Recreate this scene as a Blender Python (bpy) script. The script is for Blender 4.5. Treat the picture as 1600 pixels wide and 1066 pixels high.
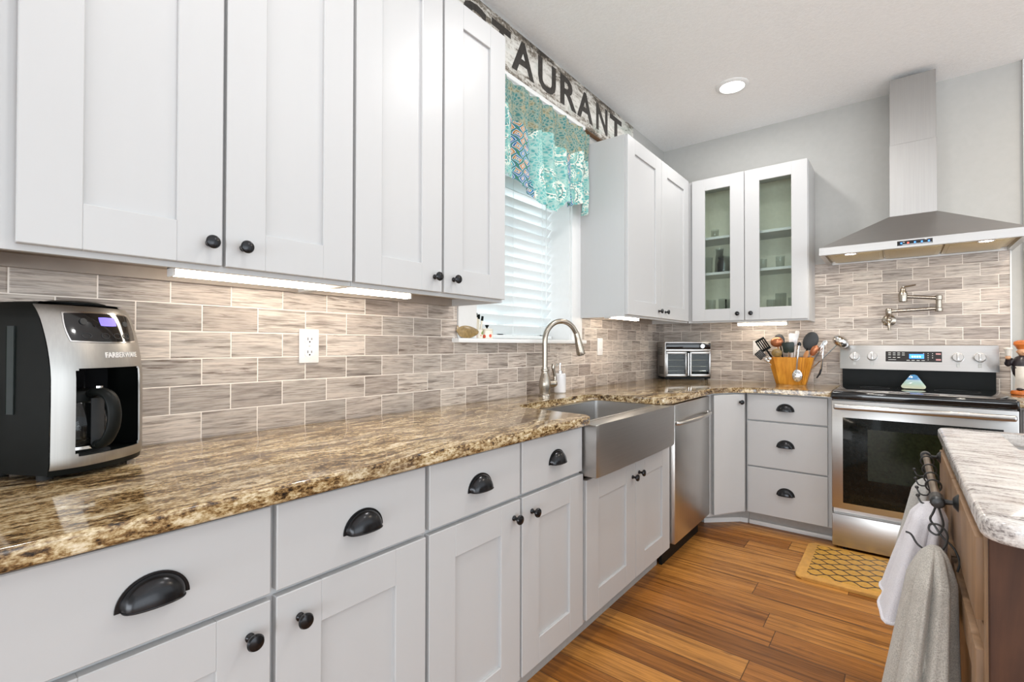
import bpy, bmesh, math, random
from mathutils import Vector, Matrix, Euler
from math import pi, sin, cos, radians as R

random.seed(7)
sc = bpy.context.scene
COL = sc.collection
for o in list(bpy.data.objects):
    bpy.data.objects.remove(o)

# ------------------------------------------------------------------ camera
TH, PITCH, ROLL, FPX = 0.67648, 0.009405, 0.002142, 751.01
fw = Vector((-sin(TH)*cos(PITCH), cos(TH)*cos(PITCH), sin(PITCH)))
rt = Vector((cos(TH), sin(TH), 0)); up = rt.cross(fw)
rt2 = rt*cos(ROLL)+up*sin(ROLL); up2 = up*cos(ROLL)-rt*sin(ROLL)
cd = bpy.data.cameras.new('camera'); cam = bpy.data.objects.new('camera', cd); COL.objects.link(cam)
m = Matrix((rt2, up2, -fw)).transposed().to_4x4(); m.translation = Vector((1.5762, 0.0, 1.1805))
cam.matrix_world = m
cd.sensor_fit = 'HORIZONTAL'; cd.sensor_width = 36; cd.lens = FPX/1600*36
cd.clip_start = 0.02; cd.clip_end = 100
sc.camera = cam

# ------------------------------------------------------------------ world, exposure, big lights
sc.view_settings.view_transform = 'Standard'; sc.view_settings.look = 'None'
sc.view_settings.exposure = 0.10; sc.view_settings.gamma = 1.0; sc.view_settings.use_curve_mapping = False
w = bpy.data.worlds.new('world'); sc.world = w; w.use_nodes = True
nt = w.node_tree; nt.nodes.clear()
bg = nt.nodes.new('ShaderNodeBackground'); out = nt.nodes.new('ShaderNodeOutputWorld')
bg.inputs[0].default_value = (0.86, 0.94, 1.0, 1); bg.inputs[1].default_value = 1.4
nt.links.new(bg.outputs[0], out.inputs[0])

DOWNLIGHT_W = 7.5       # each recessed ceiling light
UNDERCAB = 16.0         # emission of the under-cabinet diffusers
HOODLAMP = 18.0
def area_lamp(name, loc, size, power, color=(1,1,1), rot=(0,0,0), shape='DISK', size_y=None, parent=None, spread=None):
    ld = bpy.data.lights.new(name, 'AREA'); ld.shape = shape; ld.size = size; ld.energy = power; ld.color = color
    if size_y: ld.size_y = size_y
    if spread: ld.spread = spread
    o = bpy.data.objects.new(name, ld); COL.objects.link(o); o.location = loc; o.rotation_euler = rot
    if parent: o.parent = parent
    return o
# fill lamp added out of view behind the camera to brighten the room
area_lamp('back_fill', (2.4, -5.5, .85), 6.2, 265, (0.86, 0.935, 1.0), (R(97), 0, 0), 'RECTANGLE', 1.6)
area_lamp('side_fill', (6.6, -1.0, 1.2), 6.0, 100, (0.86, 0.935, 1.0), (R(90), 0, R(72)), 'RECTANGLE', 2.4)  # unseen fill added on the right for the cabinets and ceiling
# unseen uplight added to even the brightness, bounced off the ceiling
area_lamp('fill_uplight', (3.3, .6, .95), 1.3, 36, (0.80, 0.91, 1.0), (R(180), 0, 0), 'DISK')
# sky light falling on the window over the sink
area_lamp('window_daylight', (-.75, 2.10, 2.05), 1.5, 22, (.90, .96, 1.0), (0, R(-68), 0), 'RECTANGLE', 1.4)

# ------------------------------------------------------------------ materials
def newmat(name):
    mt = bpy.data.materials.new(name); mt.use_nodes = True
    return mt, mt.node_tree, mt.node_tree.nodes['Principled BSDF']
class G:
    """small node helper"""
    def __init__(s, nt): s.nt = nt
    def n(s, t, **kw):
        nd = s.nt.nodes.new('ShaderNode'+t)
        for k, v in kw.items(): setattr(nd, k, v)
        return nd
    def l(s, a, b): s.nt.links.new(a, b)
    def set(s, sock, v):
        if hasattr(v, 'is_linked') or isinstance(v, bpy.types.NodeSocket): s.l(v, sock)
        else: sock.default_value = v
    def math(s, op, a, b=0.0, c=None):
        nd = s.n('Math', operation=op); s.set(nd.inputs[0], a); s.set(nd.inputs[1], b)
        if c is not None: s.set(nd.inputs[2], c)
        return nd.outputs[0]
    def coord(s, kind='Object'): return s.n('TexCoord').outputs[kind]
    def sep(s, v):
        nd = s.n('SeparateXYZ'); s.l(v, nd.inputs[0]); return nd.outputs
    def comb(s, x, y, z):
        nd = s.n('CombineXYZ')
        for i, v in enumerate((x, y, z)): s.set(nd.inputs[i], v)
        return nd.outputs[0]
    def map(s, v, sc=(1,1,1), loc=(0,0,0), rot=(0,0,0)):
        nd = s.n('Mapping'); s.l(v, nd.inputs[0]); nd.inputs[1].default_value = loc
        nd.inputs[2].default_value = rot; nd.inputs[3].default_value = sc; return nd.outputs[0]
    def noise(s, v, scale=5, detail=4, rough=.5, dist=0.0, dim='3D'):
        nd = s.n('TexNoise', noise_dimensions=dim); s.l(v, nd.inputs['Vector'])
        nd.inputs['Scale'].default_value = scale; nd.inputs['Detail'].default_value = detail
        nd.inputs['Roughness'].default_value = rough; nd.inputs['Distortion'].default_value = dist
        return nd.outputs[0]
    def ramp(s, f, stops, interp='LINEAR'):
        nd = s.n('ValToRGB'); nd.color_ramp.interpolation = interp
        el = nd.color_ramp.elements
        while len(el) < len(stops): el.new(0.5)
        for e, (p, c) in zip(el, stops): e.position = p; e.color = tuple(c)+(1,) if len(c) == 3 else c
        s.l(f, nd.inputs[0]); return nd.outputs[0]
    def mix(s, f, a, b, mode='MIX'):
        nd = s.n('Mix', data_type='RGBA', blend_type=mode); s.set(nd.inputs[0], f)
        for i, v in ((6, a), (7, b)):
            if isinstance(v, bpy.types.NodeSocket): s.l(v, nd.inputs[i])
            else: nd.inputs[i].default_value = tuple(v)+(1,) if len(v) == 3 else v
        return nd.outputs[2]
    def white(s, v):
        nd = s.n('TexWhiteNoise', noise_dimensions='3D'); s.l(v, nd.inputs[0]); return nd.outputs
    def bump(s, h, strength=.2, dist=.01):
        nd = s.n('Bump'); s.l(h, nd.inputs['Height']); nd.inputs['Strength'].default_value = strength
        nd.inputs['Distance'].default_value = dist; return nd.outputs[0]
def plain(name, col, rough=.5, metal=0.0, spec=.5, coat=0.0, noise=0.0, nscale=40, stretch=(1,1,1)):
    mt, nt, b = newmat(name); g = G(nt)
    b.inputs['Roughness'].default_value = rough; b.inputs['Metallic'].default_value = metal
    b.inputs['Specular IOR Level'].default_value = spec; b.inputs['Coat Weight'].default_value = coat
    v = g.map(g.coord(), stretch); f = g.noise(v, nscale, 3)
    k = noise
    c = g.ramp(f, [(.3, [x*(1-k) for x in col]), (.7, [min(1, x*(1+k)) for x in col])])
    g.l(c, b.inputs['Base Color'])
    return mt
def glass(name, col=(1,1,1), rough=0.0, alpha_mix=.86):
    # thin clear glass: mostly see-through with a sharp reflection
    mt, nt, b = newmat(name); g = G(nt); nt.nodes.remove(b)
    o = [n for n in nt.nodes if n.type == 'OUTPUT_MATERIAL'][0]
    t = g.n('BsdfTransparent'); t.inputs[0].default_value = tuple(col)+(1,)
    gl = g.n('BsdfGlossy'); gl.inputs['Roughness'].default_value = rough
    fr = g.n('Fresnel'); fr.inputs[0].default_value = 1.45; ge = g.n('NewGeometry')
    fac = g.math('MULTIPLY', fr.outputs[0], g.math('SUBTRACT', 1.0, ge.outputs['Backfacing']))
    mx = g.n('MixShader'); g.l(fac, mx.inputs[0]); g.l(t.outputs[0], mx.inputs[1]); g.l(gl.outputs[0], mx.inputs[2])
    g.l(mx.outputs[0], o.inputs[0]); return mt
def emit(name, col, strength):
    mt, nt, b = newmat(name)
    b.inputs['Base Color'].default_value = tuple(col)+(1,); b.inputs['Emission Color'].default_value = tuple(col)+(1,)
    b.inputs['Emission Strength'].default_value = strength; b.inputs['Roughness'].default_value = .4
    return mt

def tile_mat(name, axis, u0, w, z0, h, seed):
    mt, nt, b = newmat(name); g = G(nt)
    xyz = g.sep(g.coord()); u = xyz[axis]; z = xyz[2]
    v = g.math('DIVIDE', g.math('SUBTRACT', z, z0), h)
    row = g.math('FLOOR', v)
    uu = g.math('ADD', g.math('DIVIDE', g.math('SUBTRACT', u, u0), w), g.math('MULTIPLY', g.math('FLOORED_MODULO', row, 2.0), .5))
    col = g.math('FLOOR', uu)
    fu = g.math('FRACT', uu); fv = g.math('FRACT', v)
    du = g.math('MULTIPLY', g.math('MINIMUM', fu, g.math('SUBTRACT', 1.0, fu)), w)
    dv = g.math('MULTIPLY', g.math('MINIMUM', fv, g.math('SUBTRACT', 1.0, fv)), h)
    d = g.math('MINIMUM', du, dv)
    rnd = g.white(g.comb(row, col, seed)); r1 = rnd[0]; rc = g.sep(rnd[1])
    # wood-like veining, shifted per tile
    off = g.math('MULTIPLY', r1, 37.0)
    vv = g.comb(g.math('MULTIPLY', u, 5.0), off, g.math('ADD', g.math('MULTIPLY', z, 70.0), off))
    n1 = g.noise(vv, 1.0, 5, .6, .35)
    vv2 = g.comb(g.math('MULTIPLY', u, 14.0), off, g.math('MULTIPLY', z, 240.0))
    n2 = g.noise(vv2, 1.0, 3, .6)
    vv3 = g.comb(g.math('MULTIPLY', u, 7.0), g.math('ADD', off, 9.0), g.math('MULTIPLY', z, 110.0))
    n3 = g.noise(vv3, 1.0, 6, .65, .5)
    base = g.ramp(r1, [(0, (.33, .275, .24)), (.35, (.44, .375, .325)), (.7, (.55, .47, .41)), (1, (.66, .575, .50))])
    base = g.mix(g.math('MULTIPLY', rc[2], .5), base, (.47, .43, .385))
    vein = g.ramp(n1, [(.30, (.45, .42, .40)), (.47, (1, 1, 1)), (.75, (1.18, 1.16, 1.14))])
    c = g.mix(1.0, base, vein, 'MULTIPLY')
    fine = g.ramp(n2, [(.34, (.55, .52, .50)), (.56, (1.10, 1.10, 1.10))])
    c = g.mix(.8, c, fine, 'MULTIPLY')
    dark = g.ramp(n3, [(.57, (0, 0, 0)), (.63, (1, 1, 1))])
    c = g.mix(g.math('MULTIPLY', dark, g.math('MULTIPLY', rc[1], .85)), c, (.13, .085, .06))
    grout = g.ramp(g.math('DIVIDE', d, .0030), [(.38, (1, 1, 1)), (.6, (0, 0, 0))])
    c = g.mix(grout, c, (.86, .78, .70))
    g.l(c, b.inputs['Base Color'])
    b.inputs['Roughness'].default_value = .42
    hgt = g.math('SUBTRACT', g.math('MULTIPLY', g.ramp(g.math('DIVIDE', d, .004), [(.3, (0,)*3), (1, (1,)*3)]), 1.0), g.math('MULTIPLY', r1, .4))
    g.l(g.bump(hgt, .35, .003), b.inputs['Normal'])
    return mt

def granite_mat(name):
    mt, nt, b = newmat(name); g = G(nt)
    co = g.coord()
    wob = g.noise(co, 2.2, 3)
    xyz = g.sep(co)
    xx = g.math('ADD', xyz[0], g.math('MULTIPLY', g.math('SUBTRACT', wob, .5), .22))
    v = g.comb(xx, g.math('MULTIPLY', xyz[1], .22), xyz[2])
    n1 = g.noise(v, 42, 8, .72, .4)
    n2 = g.noise(g.map(v, (1, 1, 1), (3, 7, 1)), 8, 4, .6)
    n3 = g.noise(g.map(co, (1, .55, 1)), 120, 4, .7)
    n4 = g.noise(g.map(co, (1, .5, 1), (5, 2, 9)), 260, 2, .6)
    f = g.math('ADD', g.math('ADD', g.math('MULTIPLY', n1, .55), g.math('MULTIPLY', n3, .30)), g.math('MULTIPLY', n4, .18))
    c = g.ramp(f, [(.40, (.010, .008, .007)), (.45, (.065, .038, .018)), (.49, (.23, .13, .05)), (.53, (.43, .31, .155)), (.58, (.67, .55, .36)), (.67, (.84, .77, .64))])
    dk = g.ramp(n2, [(.50, (0,)*3), (.66, (1,)*3)])
    c = g.mix(g.math('MULTIPLY', dk, .62), c, g.ramp(f, [(.42, (.015, .012, .012)), (.54, (.13, .10, .09)), (.64, (.36, .29, .22))]))
    g.l(c, b.inputs['Base Color'])
    b.inputs['Roughness'].default_value = .09; b.inputs['Specular IOR Level'].default_value = .6
    return mt
def white_granite_mat(name):
    mt, nt, b = newmat(name); g = G(nt); co = g.coord()
    wob = g.noise(co, 3, 2); xyz = g.sep(co)
    yy = g.math('ADD', xyz[1], g.math('MULTIPLY', wob, .12))
    v = g.comb(g.math('MULTIPLY', xyz[0], .28), yy, xyz[2])
    n1 = g.noise(v, 42, 6, .68, .3); n2 = g.noise(g.map(v, (1,1,1), (4,1,2)), 11, 4, .6)
    n3 = g.noise(co, 190, 3, .7)
    f = g.math('ADD', g.math('MULTIPLY', n1, .72), g.math('MULTIPLY', n3, .28))
    c = g.ramp(f, [(.33, (.05, .045, .045)), (.41, (.27, .24, .23)), (.47, (.58, .54, .51)), (.55, (.76, .73, .70)), (.7, (.84, .82, .79))])
    c = g.mix(g.math('MULTIPLY', g.ramp(n2, [(.52, (0,)*3), (.72, (1,)*3)]), .45), c, (.52, .40, .34))
    g.l(c, b.inputs['Base Color']); b.inputs['Roughness'].default_value = .12
    return mt
def floor_mat(name):
    mt, nt, b = newmat(name); g = G(nt); xyz = g.sep(g.coord())
    W, LN, Y0 = .135, 1.15, 2.515
    v = g.math('DIVIDE', g.math('SUBTRACT', xyz[1], Y0), W); row = g.math('FLOOR', v); fv = g.math('FRACT', v)
    ro = g.white(g.comb(row, 3.0, 1.0))[0]
    u = g.math('ADD', g.math('DIVIDE', xyz[0], LN), g.math('MULTIPLY', ro, 7.0)); col = g.math('FLOOR', u); fu = g.math('FRACT', u)
    rn = g.white(g.comb(row, col, 5.0)); r = rn[0]
    off = g.math('MULTIPLY', r, 23.0)
    n1 = g.noise(g.comb(g.math('MULTIPLY', xyz[0], 1.6), g.math('ADD', g.math('MULTIPLY', xyz[1], 55.0), off), off), 1.0, 5, .62, .25)
    n2 = g.noise(g.comb(g.math('MULTIPLY', xyz[0], 7.0), g.math('ADD', g.math('MULTIPLY', xyz[1], 260.0), off), off), 1.0, 3, .6)
    n3 = g.noise(g.comb(g.math('MULTIPLY', xyz[0], 9.0), g.math('MULTIPLY', xyz[1], 26.0), off), 1.0, 3, .6)
    base = g.ramp(r, [(0, (.20, .072, .014)), (.45, (.36, .138, .026)), (1, (.54, .25, .058))])
    st = g.ramp(n1, [(.28, (.30, .25, .22)), (.5, (1, 1, 1)), (.72, (1.45, 1.5, 1.55))])
    c = g.mix(1.0, base, st, 'MULTIPLY')
    c = g.mix(.75, c, g.ramp(n2, [(.3, (.52, .47, .42)), (.6, (1.08,)*3)]), 'MULTIPLY')
    c = g.mix(g.math('MULTIPLY', g.ramp(n3, [(.62, (0,)*3), (.72, (1,)*3)]), .45), c, (.11, .045, .018))
    dv = g.math('MULTIPLY', g.math('MINIMUM', fv, g.math('SUBTRACT', 1.0, fv)), W)
    du = g.math('MULTIPLY', g.math('MINIMUM', fu, g.math('SUBTRACT', 1.0, fu)), LN)
    d = g.math('MINIMUM', du, dv)
    seam = g.ramp(g.math('DIVIDE', d, .003), [(.3, (1,)*3), (.7, (0,)*3)])
    c = g.mix(g.math('MULTIPLY', seam, .85), c, (.035, .014, .006))
    g.l(c, b.inputs['Base Color'])
    g.l(g.ramp(n2, [(.3, (.42,)*3), (.7, (.30,)*3)]), b.inputs['Roughness'])
    b.inputs['Specular IOR Level'].default_value = .35
    g.l(g.bump(g.ramp(g.math('DIVIDE', d, .004), [(0, (0,)*3), (1, (1,)*3)]), .3, .002), b.inputs['Normal'])
    return mt
def steel_mat(name, axis=2, col=(.60, .585, .565), rough=.30, mott=.0):
    mt, nt, b = newmat(name); g = G(nt); co = g.coord()
    s = [260, 260, 260]; s[axis] = 3.0
    n = g.noise(g.map(co, tuple(s)), 1.0, 2)
    b.inputs['Metallic'].default_value = 1.0
    g.l(g.ramp(n, [(.3, [x*.96 for x in col]), (.7, [x*1.03 for x in col])]), b.inputs['Base Color'])
    n2 = g.noise(co, 9, 4, .6)
    g.l(g.math('ADD', g.math('MULTIPLY', n, .04), g.math('ADD', rough-.02, g.math('MULTIPLY', g.math('SUBTRACT', n2, .5), mott))), b.inputs['Roughness'])
    return mt
def ceiling_mat(name):
    mt, nt, b = newmat(name); g = G(nt); co = g.coord()
    n = g.noise(co, 75, 4, .7)
    g.l(g.ramp(n, [(.3, (.86, .86, .855)), (.7, (.93, .93, .925))]), b.inputs['Base Color'])
    b.inputs['Roughness'].default_value = .9
    g.l(g.bump(n, .35, .006), b.inputs['Normal']); return mt
def sign_mat(name):
    mt, nt, b = newmat(name); g = G(nt); co = g.coord()
    v = g.map(co, (1, .22, 1)); v2 = g.map(co, (1, .35, 1), (0, 3, 1))
    n1 = g.noise(v, 34, 7, .72, .6); n2 = g.noise(v2, 9, 4, .6); n3 = g.noise(co, 60, 5, .7)
    z = g.sep(co)[2]
    edge = g.math('MULTIPLY', g.math('ABSOLUTE', g.math('SUBTRACT', z, 2.69)), .95)
    f = g.math('ADD', g.math('SUBTRACT', g.math('ADD', g.math('MULTIPLY', n1, .55), g.math('ADD', g.math('MULTIPLY', n2, .25), g.math('MULTIPLY', n3, .25))), edge), .0)
    c = g.ramp(f, [(.34, (.035, .028, .022)), (.41, (.20, .17, .135)), (.455, (.50, .475, .43)), (.52, (.70, .68, .63)), (.7, (.80, .79, .76))])
    c = g.mix(g.math('MULTIPLY', g.ramp(n2, [(.58, (0,)*3), (.68, (1,)*3)]), .35), c, (.20, .30, .26))
    g.l(c, b.inputs['Base Color']); b.inputs['Roughness'].default_value = .8
    g.l(g.bump(n1, .5, .003), b.inputs['Normal']); return mt
def curtain_mat(name):
    mt, nt, b = newmat(name); g = G(nt); co = g.coord(); xyz = g.sep(co); y, z = xyz[1], xyz[2]
    flat = g.map(co, (0, 1, 1))
    wob = g.noise(flat, 14, 2)
    # ikat lozenges: teal, blue, white outlines, a little rust and green
    yi = g.math('MULTIPLY', y, 1/.055); zi = g.math('MULTIPLY', z, 1/.062)
    yi = g.math('ADD', yi, g.math('MULTIPLY', g.math('SINE', g.math('MULTIPLY', zi, 6.2832)), .10))
    a = g.math('ABSOLUTE', g.math('SUBTRACT', g.math('FRACT', yi), .5)); c_ = g.math('ABSOLUTE', g.math('SUBTRACT', g.math('FRACT', zi), .5))
    a2 = g.math('SUBTRACT', .5, a); c2 = g.math('SUBTRACT', .5, c_)
    dd = g.math('ADD', g.math('MINIMUM', g.math('ADD', a, c_), g.math('ADD', a2, c2)), g.math('MULTIPLY', g.math('SUBTRACT', wob, .5), .10))
    cell = g.white(g.comb(g.math('FLOOR', yi), g.math('FLOOR', zi), 2.0))[0]
    core = g.ramp(cell, [(0, (.02, .13, .33)), (.35, (.03, .30, .33)), (.6, (.03, .20, .40)), (.85, (.45, .20, .06))], 'CONSTANT')
    ik = g.ramp(dd, [(0, (.03, .18, .38)), (.06, (.66, .67, .62)), (.12, (.38, .16, .05)), (.17, (.66, .67, .62)), (.22, (.03, .28, .36)), (.34, (.66, .68, .62)), (.39, (.02, .15, .34)), (.46, (.10, .25, .08))], 'CONSTANT')
    ik = g.mix(g.math('MULTIPLY', g.math('GREATER_THAN', dd, .22), g.math('LESS_THAN', dd, .34)), ik, core)
    # paisley: medallions and scrolls in white and cream on teal
    vn = g.n('TexVoronoi'); g.l(flat, vn.inputs['Vector']); vn.inputs['Scale'].default_value = 6.5; vd = vn.outputs['Distance']
    sm = g.n('TexVoronoi', feature='DISTANCE_TO_EDGE'); g.l(flat, sm.inputs['Vector']); sm.inputs['Scale'].default_value = 62
    dt = g.n('TexVoronoi'); g.l(flat, dt.inputs['Vector']); dt.inputs['Scale'].default_value = 90
    mot = g.noise(flat, 26, 4, .65)
    teal = g.ramp(mot, [(.3, (.05, .25, .26)), (.5, (.13, .40, .385)), (.7, (.27, .53, .475))])
    scroll = g.ramp(sm.outputs['Distance'], [(.08, (1,)*3), (.20, (0,)*3)])
    band = g.ramp(g.math('ADD', vd, g.math('MULTIPLY', g.math('SUBTRACT', mot, .5), .10)), [(.14, (.15,)*3), (.16, (1,)*3), (.24, (1,)*3), (.26, (.15,)*3), (.38, (.2,)*3), (.40, (1,)*3), (.53, (1,)*3), (.56, (.35,)*3)])
    c = g.mix(g.math('MULTIPLY', scroll, band), teal, (.72, .74, .66))
    ringd = g.ramp(vd, [(.0, (1,)*3), (.10, (1,)*3), (.11, (0,)*3), (.27, (0,)*3), (.28, (1,)*3), (.32, (1,)*3), (.33, (0,)*3)])
    beads = g.ramp(dt.outputs['Distance'], [(.26, (1,)*3), (.38, (0,)*3)])
    c = g.mix(g.math('MULTIPLY', ringd, beads), c, (.62, .52, .33))
    dk = g.ramp(vd, [(.425, (0,)*3), (.435, (1,)*3), (.448, (1,)*3), (.458, (0,)*3)])
    c = g.mix(g.math('MULTIPLY', dk, .75), c, (.03, .12, .13))
    pn = g.ramp(g.math('ADD', g.math('SUBTRACT', y, 1.5), g.math('MULTIPLY', g.math('SUBTRACT', z, 2.2), .12)),
                [(0, (0,)*3), (.05, (1,)*3), (.17, (0,)*3), (.32, (1,)*3), (.472, (0,)*3), (.80, (1,)*3), (.86, (0,)*3)], 'CONSTANT')
    c = g.mix(pn, c, ik)
    hm = g.math('GREATER_THAN', g.math('ADD', z, g.math('MULTIPLY', g.math('SINE', g.math('MULTIPLY', y, 17.0)), .03)), 2.305)
    hc = g.mix(g.ramp(mot, [(.50, (0,)*3), (.60, (1,)*3)]), (.055, .19, .19), (.24, .22, .13))
    hc = g.mix(g.math('MULTIPLY', scroll, .45), hc, (.48, .47, .36))
    c = g.mix(hm, c, hc)
    g.l(c, b.inputs['Base Color']); b.inputs['Roughness'].default_value = .85; b.inputs['Specular IOR Level'].default_value = .2
    return mt
def fabric_mat(name, col, col2, weave=420):
    mt, nt, b = newmat(name); g = G(nt); co = g.coord()
    n = g.noise(co, weave, 2, .6); n2 = g.noise(co, 30, 3)
    g.l(g.mix(g.ramp(n2, [(.3, (0,)*3), (.7, (.4,)*3)]), g.ramp(n, [(.35, col2), (.62, col)]), col2), b.inputs['Base Color'])
    b.inputs['Roughness'].default_value = .95; b.inputs['Specular IOR Level'].default_value = .1
    b.inputs['Sheen Weight'].default_value = .2
    g.l(g.bump(n, .6, .0015), b.inputs['Normal']); return mt
def wood_mat(name, c1, c2, axis=2, scale=1.0, rough=.4):
    mt, nt, b = newmat(name); g = G(nt); b.inputs['Specular IOR Level'].default_value = .3; co = g.coord()
    s = [40*scale]*3; s[axis] = 3.0*scale
    n = g.noise(g.map(co, tuple(s)), 1.0, 5, .6, .6); n2 = g.noise(co, 12, 3)
    c = g.ramp(g.math('ADD', g.math('MULTIPLY', n, .75), g.math('MULTIPLY', n2, .25)), [(.32, c1), (.66, c2)])
    g.l(c, b.inputs['Base Color']); b.inputs['Roughness'].default_value = rough
    return mt
def mat_mat(name):
    mt, nt, b = newmat(name); g = G(nt); xyz = g.sep(g.coord())
    # quatrefoil trellis of dark lines on ochre
    yk = g.math('MULTIPLY', xyz[1], 2/.076); k_ = g.math('FLOOR', yk)
    sg_ = g.math('SUBTRACT', 1.0, g.math('MULTIPLY', g.math('FLOORED_MODULO', k_, 2.0), 2.0))
    cx = g.math('MULTIPLY', g.math('MULTIPLY', g.math('COSINE', g.math('MULTIPLY', xyz[0], 2*pi/.104)), sg_), .5)
    d1 = g.math('ABSOLUTE', g.math('SUBTRACT', yk, g.math('ADD', k_, cx)))
    d2 = g.math('ABSOLUTE', g.math('SUBTRACT', yk, g.math('SUBTRACT', g.math('ADD', k_, 1.0), cx)))
    line = g.ramp(g.math('MINIMUM', d1, d2), [(.13, (1,)*3), (.19, (0,)*3)])
    nz = g.noise(g.coord(), 60, 3)
    c = g.mix(line, g.ramp(nz, [(.3, (.50, .25, .030)), (.7, (.64, .35, .055))]), (.06, .028, .010))
    g.l(c, b.inputs['Base Color']); b.inputs['Roughness'].default_value = .42
    return mt
def floral_mat(name):
    mt, nt, b = newmat(name); g = G(nt); co = g.coord()
    v = g.n('TexVoronoi'); g.l(co, v.inputs['Vector']); v.inputs['Scale'].default_value = 34
    r = g.sep(v.outputs['Color'])
    blob = g.ramp(v.outputs['Distance'], [(.26, (1,)*3), (.34, (0,)*3)])
    fl = g.ramp(r[0], [(0, (.70, .10, .05)), (.4, (.75, .22, .08)), (.55, (.22, .33, .08)), (.75, (.80, .74, .60))], 'CONSTANT')
    g.l(g.mix(blob, (.80, .74, .62), fl), b.inputs['Base Color']); b.inputs['Roughness'].default_value = .2
    return mt

M = {}
M['wall'] = plain('wall_paint', (.455, .45, .43), .85, noise=.02, nscale=30)
M['ceil'] = ceiling_mat('ceiling_texture')
M['tileL'] = tile_mat('stone_tile_sink_wall', 1, .522, .1555, .910, .0772, 3.0)
M['tileF'] = tile_mat('stone_tile_range_wall', 0, .629, .1575, .912, .0777, 8.0)
M['floor'] = floor_mat('bamboo_floor')
M['paint'] = plain('cabinet_paint', (.505, .505, .505), .36, noise=.004, nscale=5, stretch=(8,8,1))
M['trim'] = plain('white_trim', (.80, .80, .79), .4, noise=.01)
M['inside'] = plain('cabinet_inside', (.84, .81, .68), .6, noise=.03)
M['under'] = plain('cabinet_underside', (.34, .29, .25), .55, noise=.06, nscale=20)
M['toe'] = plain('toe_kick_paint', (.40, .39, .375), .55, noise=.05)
M['granite'] = granite_mat('brown_granite')
M['wgranite'] = white_granite_mat('white_granite')
M['steel'] = steel_mat('brushed_steel_vertical', 2)
M['steelx'] = steel_mat('brushed_steel_horizontal', 0, (.52, .505, .49))
M['steely'] = steel_mat('brushed_steel_along_wall', 1, (.46, .44, .42), .33)
M['steelbasin'] = steel_mat('sink_basin_steel', 1, (.56, .55, .54), .32)
M['chimney'] = steel_mat('chimney_steel', 2, (.38, .37, .36), .40, .0)
M['fascia'] = steel_mat('fascia_steel', 2, (.40, .385, .365), .36)
M['chrome'] = plain('chrome', (.75, .75, .75), .12, 1.0, noise=.02)
M['nickel'] = plain('brushed_nickel', (.40, .355, .30), .27, 1.0, noise=.03)
M['bronze'] = plain('dark_bronze', (.030, .030, .032), .22, .75, noise=.1)
M['iron'] = plain('antique_iron', (.055, .055, .055), .42, .7, noise=.25, nscale=90)
M['brass'] = plain('aged_rod', (.30, .24, .18), .32, .9, noise=.12)
M['black'] = plain('black_plastic', (.006, .007, .0065), .42, spec=.13, noise=.1)
M['gloss'] = plain('black_gloss', (.006, .006, .007), .08, noise=.05, coat=.4)
M['rubber'] = plain('dark_rubber', (.02, .02, .02), .7, noise=.1)
M['ovenglass'] = plain('oven_window_glass', (.006, .007, .006), .07, spec=.25, noise=.3, nscale=60)
M['ovenreflect'] = plain('oven_reflection_tint', (.011, .014, .006), .12, spec=.25, noise=.35, nscale=70)
M['ceramic'] = plain('white_ceramic', (.80, .79, .80), .15, noise=.01)
M['plate'] = plain('white_plastic', (.82, .79, .77), .35, noise=.01)
M['glass'] = glass('clear_glass', (.90, .94, .92))
M['winglass'] = glass('window_glass', (.96, .98, .98))
M['jarglass'] = glass('drinking_glass', (.965, .98, .975))
M['blind'] = plain('white_blind', (.80, .83, .83), .45, noise=.01)
M['sign'] = sign_mat('weathered_sign_wood')
M['letter'] = plain('sign_letter_paint', (.035, .030, .026), .7, noise=.4, nscale=70)
M['curtain'] = curtain_mat('patchwork_curtain')
M['lens'] = emit('lamp_lens', (1, .985, .95), 14.0)
M['led'] = emit('led_strip', (1, .90, .76), UNDERCAB)
M['hoodled'] = emit('hood_led', (1, .93, .82), HOODLAMP)
M['blue'] = emit('blue_display', (.05, .25, 1), 1.6)
M['bluew'] = emit('display_digits', (.55, .8, 1), 2.0)
M['violet'] = emit('violet_display', (.20, .16, .85), .8)
M['red'] = emit('red_button_light', (1, .08, .05), 2.0)
M['mark'] = plain('panel_marking', (.55, .55, .53), .5, noise=.02)
M['redmark'] = plain('panel_marking_red', (.50, .25, .25), .5, noise=.02)
M['filter'] = plain('hood_filter', (.62, .52, .33), .42, .7, noise=.12, nscale=300)
M['wood_crock'] = wood_mat('honey_wood', (.45, .155, .012), (.72, .33, .040), 2, 1.0, .35)
M['wood_spoon'] = wood_mat('spoon_wood', (.42, .17, .06), (.62, .33, .15), 2, 2.0, .5)
M['dkwood'] = wood_mat('island_dark_wood', (.032, .011, .005), (.090, .034, .014), 2, .7, .6)
M['brwood'] = wood_mat('island_brown_wood', (.20, .115, .06), (.36, .22, .125), 2, .6, .45)
M['signunder'] = wood_mat('sign_raw_wood', (.14, .07, .035), (.24, .13, .065), 1, 1.0, .7)
M['towelg'] = fabric_mat('grey_beige_towel', (.60, .565, .51), (.36, .335, .30))
M['towelw'] = fabric_mat('pale_lilac_towel', (.78, .76, .79), (.66, .64, .68))
M['towelc'] = fabric_mat('grey_towel', (.55, .54, .51), (.40, .39, .37))
M['mat'] = mat_mat('trellis_mat')
M['matb'] = plain('mat_border', (.62, .32, .070), .40, noise=.12, nscale=30)
M['floral'] = floral_mat('floral_ceramic')
M['shell'] = plain('spoon_rest_glaze', (.26, .17, .06), .3, noise=.35, nscale=60)
M['orange'] = plain('orange_glaze', (.58, .16, .03), .25, noise=.15)
M['skin'] = plain('figurine_skin', (.62, .33, .18), .4, noise=.1)
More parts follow.
